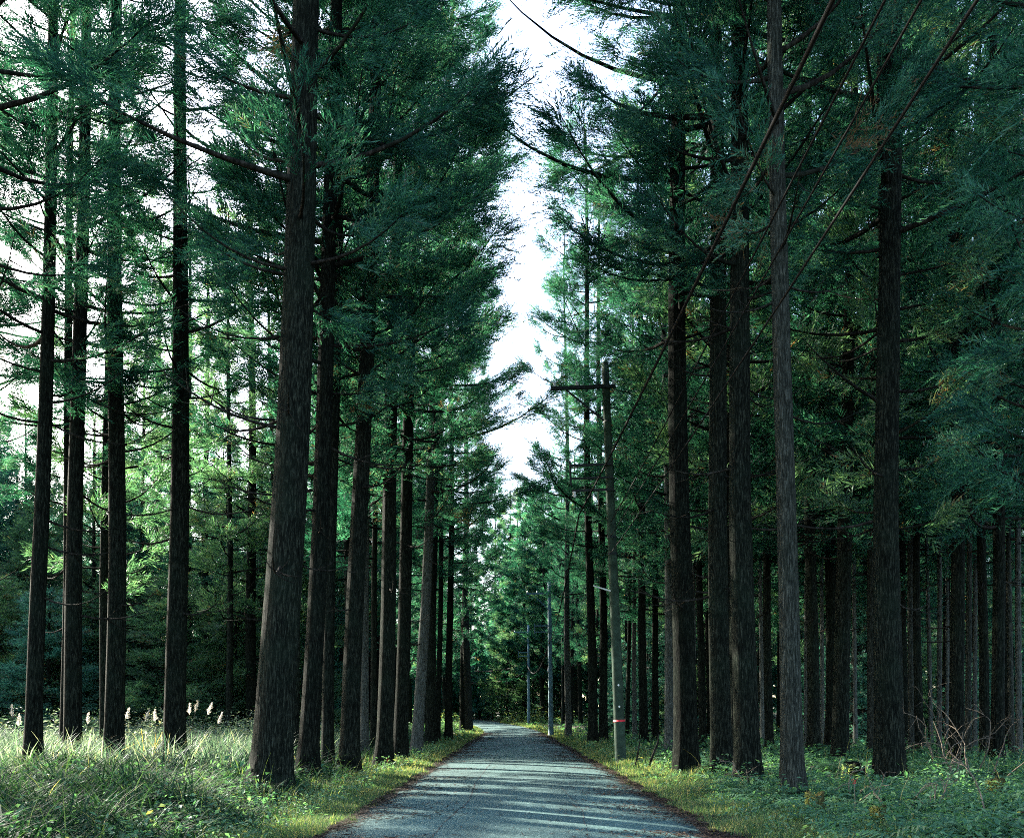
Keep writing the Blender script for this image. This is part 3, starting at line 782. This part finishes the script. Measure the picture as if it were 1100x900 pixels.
Q, T = [], []
for (n, y0, y1, x0, x1) in ((420, 9, 23, -13, -3.7), (260, 10, 30, 4.2, 16)):
    y = rng.uniform(y0, y1, n); x = rng.uniform(x0, x1, n)
    q, t = blades(rng, x, y, rng.uniform(0.45, 1.05, n), rng.uniform(0.008, 0.016, n), rng.uniform(0.1, 0.9, n), np.clip(rng.normal(0.9, 0.1, n), 0, 1), segs=4)
    Q.append(q); T.append(t)
tag(link("dry_stalks", make_mesh("dry_stalks", np.concatenate(Q), np.concatenate(T), None, [M['grass']])), "thin dry stalks standing among the green grass", "grass", kind="stuff")

# sunlit meadow behind the left trees
Q, T = [], []
ntus = 2600
ty = 21 + 31 * rng.random(ntus) ** 1.2; tx = rng.uniform(-38, -5, ntus)
ok = (tx > -0.62 * ty - 2) & (tx < -6.5 + 0.02 * ty)
tx, ty = tx[ok], ty[ok]; ntus = len(tx)
k = np.repeat(np.arange(ntus), 40); n = len(k)
x = tx[k] + rng.normal(0, 0.26, n); y = ty[k] + rng.normal(0, 0.26, n)
h = rng.uniform(0.45, 1.15, n) * rng.uniform(0.6, 1.25, ntus)[k]
t = np.clip(rng.normal(0.45, 0.2, n) + rng.normal(0, 0.2, ntus)[k], 0, 1)
q, tt = blades(rng, x, y, h, 0.034 * rng.uniform(0.6, 1.4, n), rng.uniform(0.3, 1.1, n), t, segs=3)
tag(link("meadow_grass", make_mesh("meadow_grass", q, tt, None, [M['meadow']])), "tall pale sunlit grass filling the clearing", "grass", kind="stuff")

# leafy weeds: little leaves scattered in mounds
def leaf_mounds(rng, cx, cy, r, h, per, size, tint_mu, lift=0.0):
    k = np.repeat(np.arange(len(cx)), per); n = len(k)
    u = np.sqrt(rng.random(n)); a = rng.uniform(0, 6.28, n)
    x = cx[k] + np.cos(a) * u * r[k]; y = cy[k] + np.sin(a) * u * r[k]
    z = ground_z(x, y) + lift + h[k] * (1 - u ** 2) * rng.uniform(0.35, 1.05, n) + 0.03
    p = np.stack([x, y, z], -1)
    d = unit(np.stack([np.cos(a) + rng.normal(0, .6, n), np.sin(a) + rng.normal(0, .6, n), rng.normal(0.1, 0.45, n)], -1))
    w = unit(np.cross(d, np.stack([rng.normal(0, .35, n), rng.normal(0, .35, n), np.ones(n)], -1)))
    s = size * rng.uniform(0.5, 1.5, n)[:, None]
    mid = p + d * s * 0.5
    q = np.stack([p, mid + w * s * 0.24, p + d * s - [0, 0, 1] * s * 0.15, mid - w * s * 0.24], 1)
    t = np.clip(rng.normal(tint_mu, 0.13, n) + rng.normal(0, 0.1, len(cx))[k], 0, 0.97)
    return q, t
def ferns(rng, cx, cy, L, nf, leafl, tint_mu):
    """fern rosettes: arching fronds with paired leaflets."""
    k = np.repeat(np.arange(len(cx)), nf); n = len(k)
    a = rng.uniform(0, 6.28, n); l = L[k] * rng.uniform(0.65, 1.2, n)
    up = rng.uniform(0.5, 1.0, n)
    K = 12
    t = np.linspace(0.12, 1, K)
    dx, dy = np.cos(a)[:, None], np.sin(a)[:, None]
    X = cx[k][:, None] + dx * l[:, None] * t * 0.85
    Y = cy[k][:, None] + dy * l[:, None] * t * 0.85
    Z = ground_z(cx[k], cy[k])[:, None] + l[:, None] * up[:, None] * (t - 0.62 * t ** 2.2)
    P = np.stack([X, Y, Z], -1)
    out = []
    for sg in (-1, 1):
        sd_ = np.stack([-np.sin(a) * sg, np.cos(a) * sg, np.zeros(n)], -1)[:, None]
        fw = np.stack([np.cos(a), np.sin(a), np.zeros(n)], -1)[:, None]
        ll = leafl * l[:, None, None] * (np.sin(np.pi * (0.15 + 0.83 * t)) ** 0.8)[None, :, None]
        d = unit(sd_ + 0.35 * fw + rng.normal(0, 0.12, (n, K, 3)))
        wv = fw * (0.028 * l[:, None, None] + 0.004)
        tip = P + d * ll; tip[..., 2] -= 0.25 * ll[..., 0]
        out.append(np.stack([P - wv * 0.6, P + wv * 0.6, tip + wv * 0.2, tip - wv * 0.2], 2).reshape(-1, 4, 3))
    tn = np.clip(rng.normal(tint_mu, 0.1, n) + rng.normal(0, 0.1, len(cx))[k], 0, 0.97)
    return np.concatenate(out), np.tile(np.repeat(tn, K), 2)

Q, T = [], []
# right forest floor
def scatter(n, y0, y1, xin, xmax):
    y = rng.uniform(y0, y1, n); x = road_x(y) + rng.uniform(xin, xmax, n)
    ok = (x < 0.62 * y + 3)
    return x[ok], y[ok]
for (n, y0, y1, xin, xmax, per, size, rr, hh, mu) in ((700, 9, 17, 4.0, 13, 55, 0.085, 0.32, 0.42, 0.48), (900, 16, 30, 4.2, 20, 45, 0.11, 0.45, 0.5, 0.45), (900, 28, 60, 4.4, 38, 30, 0.2, 0.7, 0.6, 0.42), (500, 55, 125, 4.2, 50, 24, 0.35, 1.0, 0.8, 0.5)):
    x, y = scatter(n, y0, y1, xin, xmax)
    q, t = leaf_mounds(rng, x, y, rng.uniform(0.6, 1.4, len(x)) * rr, rng.uniform(0.3, 1.3, len(x)) * hh, per, size, mu)
    Q.append(q); T.append(t)
x, y = scatter(420, 9.5, 18, 3.9, 13)
q, t = ferns(rng, x, y, rng.uniform(0.4, 0.85, len(x)), 9, 0.26, 0.45); Q.append(q); T.append(t)
x, y = scatter(420, 17, 34, 4.2, 22)
q, t = ferns(rng, x, y, rng.uniform(0.5, 1.0, len(x)), 8, 0.26, 0.42); Q.append(q); T.append(t)
# weeds on the verges of both sides
for (n, y0, y1, per, size) in ((260, 9, 18, 26, 0.06), (300, 18, 40, 24, 0.09), (200, 40, 115, 20, 0.16)):
    y = rng.uniform(y0, y1, n); sgn = np.where(rng.random(n) < 0.6, -1, 1)
    x = road_x(y) + sgn * (HALF + 0.55 + np.abs(rng.normal(0, 0.8, n)))
    q, t = leaf_mounds(rng, x, y, rng.uniform(0.1, 0.3, n), rng.uniform(0.1, 0.38, n), per, size, 0.62); Q.append(q); T.append(t)
for (n, y0, y1, x0, x1, per, size, hh) in ((560, 9, 15, -9, -3.6, 34, 0.08, 0.6), (640, 14, 24, -15, -4.2, 30, 0.11, 0.65)):
    y = rng.uniform(y0, y1, n); x = rng.uniform(x0, x1, n)
    q, t = leaf_mounds(rng, x, y, rng.uniform(0.12, 0.4, n), rng.uniform(0.3, 1.1, n) * hh, per, size, 0.5); Q.append(q); T.append(t)
# shrubs, leaf tone raised as if sunlit, along the back of the meadow and below the left forest
n = 380
y = rng.uniform(40, 62, n); x = rng.uniform(-40, -7, n); okk = x > -0.62 * y - 2
q, t = leaf_mounds(rng, x[okk], y[okk], rng.uniform(0.6, 1.5, okk.sum()), rng.uniform(0.6, 2.2, okk.sum()), 110, 0.16, 0.8); Q.append(q); T.append(t)
n = 320
y = rng.uniform(40, 120, n); x = road_x(y) - rng.uniform(4.5, 16, n)
q, t = leaf_mounds(rng, x, y, rng.uniform(0.5, 1.1, n), rng.uniform(0.3, 1.1, n), 50, 0.2, 0.5); Q.append(q); T.append(t)
# thicket that closes the road bend
n = 260
y = rng.uniform(108, 128, n); x = rng.uniform(-22, 22, n); okk = np.abs(x - road_x(y)) > 3.6
q, t = leaf_mounds(rng, x[okk], y[okk], rng.uniform(0.8, 1.6, okk.sum()), rng.uniform(0.6, 2.2, okk.sum()), 80, 0.4, 0.8); Q.append(q); T.append(t)
tag(link("undergrowth", make_mesh("undergrowth", np.concatenate(Q), np.concatenate(T), None, [M['fern']])), "ferns and leafy weeds covering the forest floor", "undergrowth", kind="stuff")

# pale shrubby weeds along the far side of the meadow
n = 420
y = rng.uniform(32, 45, n); x = rng.uniform(-32, -7.5, n); okk = (x > -0.62 * y - 2) & (x < -6.5 - 0.06 * (y - 30))
q, t = leaf_mounds(rng, x[okk], y[okk], rng.uniform(0.4, 1.0, okk.sum()), rng.uniform(0.7, 1.9, okk.sum()), 130, 0.12, 0.55)
tag(link("shrubbery", make_mesh("shrubbery", q, t, None, [M['meadow']])), "pale leafy shrubs at the far side of the clearing", "shrubbery", kind="stuff")

# brown needle litter along the road edges and under the trees
Q, T = [], []
n = 120000
y = 8 + 70 * rng.random(n) ** 1.7
sgn = np.where(rng.random(n) < 0.45, -1.0, 1.0)
e = rng.normal(0.04, 0.2, n) - np.abs(rng.normal(0, 0.75, n)) * (noise2(y * 1.0, y * 0.7 + sgn * 3, 1.7) > 0.0) * (rng.random(n) < 0.5)
keep = rng.random(n) < 0.55 + 0.45 * noise2(y, y * 0.3 + sgn * 5, 3.1)
y, sgn, e = y[keep], sgn[keep], e[keep]; n = len(y)
x = road_x(y) + sgn * (HALF + e)
z = np.where(np.abs(x - road_x(y)) < HALF, road_z(x, y), np.maximum(ground_z(x, y), rise(y) - 0.05)) + rng.uniform(0.006, 0.035, n)
a = rng.normal(0, 0.9, n)
L = rng.uniform(0.03, 0.14, n) * (1 + y / 60); w = rng.uniform(0.006, 0.02, n) * (1 + y / 40)
d = np.stack([np.cos(a), np.sin(a), rng.normal(0, 0.15, n)], -1); s = np.stack([-np.sin(a), np.cos(a), rng.normal(0, 0.2, n)], -1)
p = np.stack([x, y, z], -1)
q = np.stack([p - d * L[:, None] * .5, p + s * w[:, None] * .5, p + d * L[:, None] * .5, p - s * w[:, None] * .5], 1)
Q.append(q); T.append(np.clip(rng.normal(0.45, 0.2, n), 0, 1))
n = 260
y = 9 + 40 * rng.random(n) ** 1.5; x = road_x(y) + rng.uniform(-2.3, 2.3, n); a = rng.uniform(0, 6.28, n)
p = np.stack([x, y, road_z(x, y) + 0.012], -1); d = np.stack([np.cos(a), np.sin(a), np.zeros(n)], -1) * rng.uniform(0.02, 0.09, n)[:, None]; s_ = np.stack([-np.sin(a), np.cos(a), 0.3 + 0 * a], -1) * rng.uniform(0.006, 0.02, n)[:, None]
Q.append(np.stack([p - d, p + s_, p + d, p - s_ + [0, 0, 0.01]], 1)); T.append(np.clip(rng.normal(0.4, 0.2, n), 0, 1))
n = 26000
y = rng.uniform(9, 60, n); x = road_x(y) + np.where(rng.random(n) < 0.3, -1, 1) * rng.uniform(3.4, 16, n)
p = np.stack([x, y, ground_z(x, y) + rng.uniform(0.01, 0.06, n)], -1)
a = rng.uniform(0, 6.28, n); d = np.stack([np.cos(a), np.sin(a), rng.normal(0, .2, n)], -1); s = np.stack([-np.sin(a), np.cos(a), rng.normal(0, .2, n)], -1)
q = np.stack([p - d * .09, p + s * .02, p + d * .09, p - s * .02], 1)
Q.append(q); T.append(np.clip(rng.normal(0.5, 0.2, n), 0, 1))
tag(link("leaf_litter", make_mesh("leaf_litter", np.concatenate(Q), np.concatenate(T), None, [M['dry_leaf']])), "brown cedar needles and twigs fallen along the road edges", "leaf litter", kind="stuff")

# ------------------------------------------------------------------ utility poles
def pole(bx, d, zbase, tx, ztop, r0, r1, mat, label, arms, extra_fn=None):
    x = (bx - CX) / FPX * d
    t = empty("utility_pole", (x, d, zbase))
    H = ztop - zbase
    lean = math.atan2((tx - CX) / FPX * d - x, H)
    t.rotation_euler = (0, lean, 0)
    tag(t, label, "utility pole", "utility poles along the right verge")
    z = np.linspace(-0.4, H, 14)
    link("shaft", make_mesh("shaft", extra=[(*tube(np.stack([0 * z, 0 * z, z], -1), np.linspace(r0, r1, 14), 20), 0, True)], mats=[mat]), t)
    return t, H

def arm(t, name, x0, x1, z, y=-0.16, s=0.09, mat='steel'):
    return link(name, make_mesh(name, extra=[(*box((x0 + x1) / 2, y, z, abs(x1 - x0), s, s), 0, False)], mats=[M[mat]]), t)
def insulator(parent, x, y, z, s=1.0):
    prof = [(0.02, 0), (0.05, .03), (0.055, .06), (0.03, .075), (0.05, .1), (0.045, .13), (0.02, .15)]
    P = np.array([[x, y, z + h * s] for _, h in prof])
    return link("insulator", make_mesh("insulator", extra=[(*tube(P, [r * s for r, _ in prof], 10), 0, True)], mats=[M['ceramic']]), parent)
def ring(t, name, z, r, h, mat):
    return link(name, make_mesh(name, extra=[(*tube([[0, 0, z - h / 2], [0, 0, z + h / 2]], [r, r], 20), 0, True)], mats=[M[mat]]), t)

d1 = 28.8
p1, H1 = pole(667, d1, float(ground_z(3.37, d1)), 650, 12.4, 0.178, 0.11, M['concrete'], "tall greenish concrete utility pole, nearest of the three, red band round its foot", 1)
k1 = d1 / FPX
zz = lambda py: (HZ - py) * k1 + EYE
a1 = arm(p1, "crossarm", -1.72, 0.28, zz(416), s=0.10)
for xx in (-1.6, -0.9, 0.22): insulator(a1, xx, -0.16, zz(416) + 0.05)
link("brace", make_mesh("brace", extra=[(*tube([[-1.25, -0.16, zz(418)], [-0.12, -0.13, zz(452)]], [0.032, 0.032], 6), 0, False)], mats=[M['steel']]), p1)
br = arm(p1, "cable_bracket", -1.25, 0.1, zz(499), s=0.07)
for (n_, x0, x1, z) in (("bracket_bar", -1.2, 0.1, zz(513)),):
    arm(br, n_, x0, x1, z, s=0.06)
link("bracket_hanger", make_mesh("bracket_hanger", extra=[(*box(-1.22, -0.17, zz(507), 0.06, 0.06, 0.75), 0, False)], mats=[M['steel']]), br)
lb = arm(p1, "lower_crossarm", -1.18, 0.1, zz(526), s=0.07)
insulator(lb, -1.12, -0.17, zz(526) - 0.2, 1.2)
for py_ in (416, 452, 499, 526, 576, 594): ring(p1, "clamp_band", zz(py_), 0.178 - 0.0055 * zz(py_) + 0.012, 0.06, 'steel')
ring(p1, "red_band", zz(773), 0.182, 0.06, 'red')
link("step_bolt", make_mesh("step_bolt", extra=[(*tube([[-0.12, -0.1, zz(634)], [-0.62, -0.25, zz(629)], [-0.66, -0.25, zz(628)]], [0.025, 0.02, 0.02], 6), 0, False)], mats=[M['ceramic']]), p1)
for py_ in (735, 758): link("step_hole", make_mesh("step_hole", extra=[(*tube([[-0.0, -0.15, zz(py_)], [0, -0.19, zz(py_)]], [0.03, 0.03], 8), 0, False)], mats=[M['ceramic']]), p1)

def small_pole(bx, d, tx, ztop, lab):
    x = (bx - CX) / FPX * d
    t, H = pole(bx, d, float(ground_z(x, d)), tx, ztop, 0.2, 0.12, M['painted_pole'], lab, 1)
    a = arm(t, "crossarm", -1.7, 0.25, H - 0.85, s=0.12, mat='painted_pole')
    for xx in (-1.6, -0.9): insulator(a, xx, -0.16, H - 0.8)
    link("brace", make_mesh("brace", extra=[(*tube([[-1.2, -0.16, H - 0.9], [-0.12, -0.14, H - 2.0]], [0.032, 0.032], 6), 0, False)], mats=[M['painted_pole']]), t)
    br = arm(t, "cable_bracket", -1.15, 0.1, H - 3.2, s=0.09, mat='painted_pole')
    arm(br, "bracket_bar", -1.1, 0.1, H - 3.65, s=0.08, mat='painted_pole')
    link("bracket_hanger", make_mesh("bracket_hanger", extra=[(*box(-1.12, -0.17, H - 3.4, 0.06, 0.06, 0.75), 0, False)], mats=[M['painted_pole']]), br)
    for q_ in (0.85, 3.2, 5.4): ring(t, "clamp_band", H - q_, 0.15, 0.07, 'steel')
    insulator(t, -0.15, -0.1, H - 6.6, 1.6)
    return t
d2, d3 = 68.0, 108.0
p2 = small_pole(592, d2, 590, (HZ - 625) * d2 / FPX + EYE, "bluish utility pole at the verge in the middle distance, second from the camera")
p3 = small_pole(568, d3, 567.5, (HZ - 671) * d3 / FPX + EYE, "farthest bluish utility pole, small, where the road bends")

# cables: each hangs from the nearest pole and runs on over the camera's right
def cable(pts, r, label, sag=0.0, n=28, name="overhead_cable"):
    P = []
    for A, B, s in pts:
        A, B = np.array(A), np.array(B)
        for t in np.linspace(0, 1, n):
            p = A * (1 - t) + B * t; p[2] -= s * 4 * t * (1 - t); P.append(p)
    P = np.array(P)
    keep = np.concatenate([[True], np.linalg.norm(np.diff(P, axis=0), axis=1) > 1e-4])
    P = P[keep]
    o = link(name, make_mesh(name, extra=[(*tube(P, np.full(len(P), r), 8), 0, True)], mats=[M['cable']]))
    tag(o, label, "cable", "cables strung between the poles")
    return o
def at(px, py, d):
    return np.array([(px - CX) / FPX * d, d, (HZ - py) / FPX * d + EYE])
def run(A, px_top, zt):
    """from A towards the camera, passing photo pixel (px_top, 0) at height zt; continued to y = -9."""
    d = (zt - EYE) / (HZ / FPX)
    B = np.array([(px_top - CX) / FPX * d, d, zt])
    C = B + (B - A) * ((d + 9) / (A[1] - d))
    C[2] = zt + 0.25
    return B, C
def mk(px, py, ptop, zt, r, label):
    A = at(px, py, d1 - 0.2)
    B, C = run(A, ptop, zt)
    return cable([(A, B, 0.10), (B, C, 0.0)], r, label)
mk(622, 553, 895, 7.35, 0.024, "thickest black overhead cable, leftmost of the four crossing the upper right")
mk(656, 561, 951, 7.3, 0.0125, "thin overhead cable, second from the left of the four crossing the upper right")
mk(656, 576, 990, 6.95, 0.0115, "thin overhead cable, third from the left of the four crossing the upper right")
mk(656, 594, 1050, 6.45, 0.014, "lowest overhead cable, rightmost of the four crossing the upper right")
cable([(at(622, 553, d1 - 0.2), at(590, 690, d2 - 0.3), 0.6)], 0.026, "dark cable dropping from the big concrete pole to the second pole", name="overhead_cable")
cable([(at(590, 690, d2 - 0.3), at(566, 713, d3 - 0.3), 1.6)], 0.05, "slack cable sagging between the two distant bluish poles")
cable([(at(566, 713, d3 - 0.3), np.array([-9.0, 132.0, 8.5]), 0.8)], 0.05, "cable running from the farthest pole across towards the bend")
cable([(at(566, 722, d3 - 0.3), np.array([-10.0, 134.0, 7.2]), 1.2)], 0.04, "lower slack cable running from the farthest pole across towards the bend")

# ------------------------------------------------------------------ small things by the road
def stump(bx, by, r, h, label, mat='moss', seed=1, name="tree_stump"):
    x, d = place(bx, by)
    rg = np.random.default_rng(seed)
    sides = 22
    a = np.linspace(0, 6.283, sides, endpoint=False)
    z = np.array([-0.15, 0, 0.06, 0.15, 0.3, 0.6, 0.85, 1.0]) * h
    top = 1 + 0.16 * np.sin(a * 2 + rg.uniform(0, 6)) + rg.normal(0, 0.06, sides)
    V = []
    for k, zz_ in enumerate(z):
        rr = r * (1 + 0.45 * math.exp(-max(zz_, 0) / (0.22 * h))) * (1 + 0.07 * np.sin(4 * a + 1) + rg.normal(0, 0.025, sides))
        hz_ = zz_ * (1 + (top - 1) * (k / 7) ** 2)
        V.append(np.stack([rr * np.cos(a), rr * np.sin(a), np.broadcast_to(hz_, a.shape)], -1))
    V.append(np.stack([r * .55 * np.cos(a), r * .55 * np.sin(a), h * (top * 0.97 - 0.03)], -1))
    V.append(np.stack([r * .08 * np.cos(a), r * .08 * np.sin(a), np.full(sides, h * 0.9)], -1))
    n = len(V); V = np.concatenate(V)
    i, j = np.meshgrid(np.arange(n - 1), np.arange(sides), indexing='ij'); j2 = (j + 1) % sides
    F = np.stack([i * sides + j, i * sides + j2, (i + 1) * sides + j2, (i + 1) * sides + j], -1).reshape(-1, 4)
    t = empty(name, (x, d, float(ground_z(x, d))))
    tag(t, label, "stump")
    link("stump_wood", make_mesh("stump_wood", extra=[(V, F, 0, True)], mats=[M[mat]]), t)
    m = 420
    aa = rg.uniform(1.8, 4.4, m); hh = rg.uniform(0.25, 1.02, m) * h
    nrm = np.stack([np.cos(aa), np.sin(aa), 0.4 * np.ones(m)], -1)
    p = np.stack([np.cos(aa) * r * 1.03, np.sin(aa) * r * 1.03, hh], -1)
    dd = unit(nrm + rg.normal(0, 0.7, (m, 3))); w = unit(np.cross(dd, rg.normal(size=(m, 3)))) * 0.008
    L = rg.uniform(0.02, 0.05, m)[:, None]
    link("moss", make_mesh("moss", np.stack([p - w, p + w, p + dd * L + w * .3, p + dd * L - w * .3], 1), np.full(m, 0.97), None, [M['fern']]), t)
    return t
stump(876, 872, 0.13, 0.38, "yellow-green mossy stump on the right verge before the grey barked cedar", seed=2)
stump(945, 893, 0.09, 0.26, "small bright mossy stump low in the weeds at the bottom right", seed=3)
stump(1072, 868, 0.16, 0.4, "old mossy stump under the bent branch near the right edge", seed=4)
stump(918, 842, 0.24, 0.5, "dark broken stump half buried in ferns left of the thickest right trunk", mat='bark', seed=5)

def thicket(bx, by, seed, nst, H, label, spread=0.5, lean=(0, 0), name="bare_shrub", group=None, red=False):
    x, d = place(bx, by)
    rg = np.random.default_rng(seed)
    t = empty(name, (x, d, float(ground_z(x, d))))
    tag(t, label, "shrub", group)
    def grow(p, dirv, L, r, depth, ex):
        n = 6
        P = [np.array(p)]
        dv = np.array(dirv)
        for _ in range(n):
            dv = unit(dv + rg.normal(0, 0.16, 3) + np.array([0, 0, -0.05 if depth else 0.0]))
            P.append(P[-1] + dv * L / n)
        ex.append((*tube(P, np.linspace(r, r * 0.45, n + 1), 5), 0, True))
        if depth < 2:
            for _ in range(rg.integers(2, 4)):
                k = rg.integers(2, n + 1)
                grow(P[k], unit(dv + rg.normal(0, 0.65, 3)), L * rg.uniform(0.35, 0.6), r * 0.5, depth + 1, ex)
    for _ in range(nst):
        ex = []
        a = rg.uniform(0, 6.28)
        grow((rg.normal(0, spread * .4), rg.normal(0, spread * .4), -0.05), unit(np.array([math.cos(a) * spread + lean[0], math.sin(a) * spread + lean[1], 1.0])), H * rg.uniform(0.7, 1.1), 0.011 + 0.004 * H, 0, ex)
        link("stem", make_mesh("stem", extra=ex, mats=[M['twig']]), t)
    return t
thicket(1050, 845, 8, 7, 1.7, "tangle of bare pale twigs before the dark trunks near the right edge", 0.6)
thicket(1020, 838, 14, 4, 1.5, "sparse bare shrub with thin twigs between the thickest trunk and the twig tangle", 0.6)
thicket(945, 872, 9, 4, 0.7, "few dry sticks poking from weeds at the foot of the thickest right trunk", 0.7)
thicket(1065, 890, 10, 2, 1.1, "long bent reddish branch arching from the weeds at the bottom right", 0.9, lean=(0.6, 0))
thicket(1005, 880, 12, 4, 0.7, "dry upright stalks among ferns at the bottom right", 0.35)
thicket(815, 850, 13, 3, 0.6, "pale dry twigs at the foot of the third large cedar right of the pole", 0.7)
# broken sticks leaning by the pole
def sticks(bx, by, label):
    x, d = place(bx, by)
    t = empty("broken_stick", (x, d, float(ground_z(x, d))))
    tag(t, label, "stick")
    link("snag", make_mesh("snag", extra=[(*tube([[-0.12, 0, -.05], [0.02, 0, .35], [0.18, 0.02, 0.75], [0.2, 0.02, 0.98]], [.04, .035, .03, .012], 7), 0, True)], mats=[M['limb']]), t)
    link("side_prong", make_mesh("side_prong", extra=[(*tube([[-0.45, 0.05, 0.1], [-0.38, .05, .5], [-0.33, .05, 0.8]], [.03, .025, .015], 7), 0, True)], mats=[M['limb']]), t)
    return t
sticks(700, 824, "dark broken stick propped upright in the weeds beside the concrete pole")

# red flower stalks
def red_flower(bx, by, h, label):
    x, d = place(bx, by)
    t = empty("red_flower", (x, d, float(ground_z(x, d))))
    tag(t, label, "flower", None)
    link("stem", make_mesh("stem", extra=[(*tube([[0, 0, 0], [0.02, 0, h * .5], [0.015, 0.01, h]], [.006, .005, .004], 5), 0, True)], mats=[M['twig']]), t)
    rg = np.random.default_rng(int(bx))
    m = 34
    dd = unit(rg.normal(size=(m, 3))); p = np.array([0.015, 0.01, h]) + rg.normal(0, 1, (m, 3)) * [0.015, 0.015, 0.03]
    w = unit(np.cross(dd, rg.normal(size=(m, 3)))) * 0.01
    link("blossom", make_mesh("blossom", np.stack([p, p + dd * .01 + w * .7, p + dd * .024, p + dd * .01 - w * .7], 1), rg.random(m), None, [M['red_petal']]), t)
red_flower(917, 886, 0.62, "red flower spike on a tall thin stalk below the thickest right trunk")
red_flower(416, 824, 0.28, "tiny red flower at the foot of an upright cedar on the left verge")

# pampas plumes in the meadow
PL = [(137, 770, 1, "tallest white pampas plume right of the third cedar from the left"), (159, 771, 1, "white pampas plume left of its twin before the fourth cedar"),
      (166, 772, 1, "white pampas plume touching the edge of the fourth cedar"), (203, 765, 1, "white pampas plume hugging the right side of the fourth cedar"), (211, 762, 1, "curled white pampas plume in the gap right of the fourth cedar"),
      (226, 764, 1, "white pampas plume before the trunk in the meadow bushes"), (237, 775, 1, "bent white pampas plume left of the thickest cedar"), (94, 776, 1, "small white pampas plume between the second and third cedars"),
      (12, 768, 1, "leaning white pampas plume at the far left edge"), (20, 778, 1, "white pampas plume left of the outermost cedar")]
for (px, py, k, lab) in PL:
    d = 26.0 + 3.0 * prand.random()
    top = at(px, py, d)
    x0 = top[0] + prand.uniform(-0.6, 0.3)
    gz_ = float(ground_z(x0, d))
    t = empty("pampas_grass", (x0, d, gz_))
    tag(t, lab, "pampas grass", "pampas plumes in the meadow")
    tp = top - np.array([x0, d, gz_])
    base = np.array([0, 0, 0.0]); mid = np.array([tp[0] * 0.3, 0, tp[2] * 0.6])
    link("stalk", make_mesh("stalk", extra=[(*tube([base, mid, tp * [0.8, 1, 0.95]], [.008, .006, .004], 5), 0, True)], mats=[M['twig']]), t)
    rg = np.random.default_rng(px)
    m = 90; s = rg.random(m)
    axis = unit(np.array([tp[0] * 0.6 + 0.06, 0, 0.8]))
    p = tp * [0.8, 1, 0.95] + axis * (s * 0.34)[:, None]
    dd = unit(axis + rg.normal(0, 0.35, (m, 3)) - [0, 0, 0.1]); w = unit(np.cross(dd, rg.normal(size=(m, 3)))) * 0.007
    L = 0.13 * (1.1 - 0.6 * s)[:, None]
    link("plume", make_mesh("plume", np.stack([p, p + dd * L * .4 + w, p + dd * L, p + dd * L * .4 - w], 1), rg.random(m), None, [M['plume']]), t)
# clump of golden grass
x, d = place(168, 806, d=27)
rg = np.random.default_rng(4)
gt = empty("golden_grass", (x, d, float(ground_z(x, d))))
tag(gt, "clump of golden autumn grass blades left of the fourth cedar", "grass clump")
for m_ in range(26):
    q, tt = blades(rg, rg.normal(0, 0.5, 1), rg.normal(0, .2, 1), rg.uniform(0.7, 1.35, 1), np.full(1, 0.04), rg.uniform(0.15, 0.5, 1), rg.random(1), z=np.zeros(1), segs=4)
    link("blade", make_mesh("blade", q, tt, None, [M['gold_leaf']]), gt)
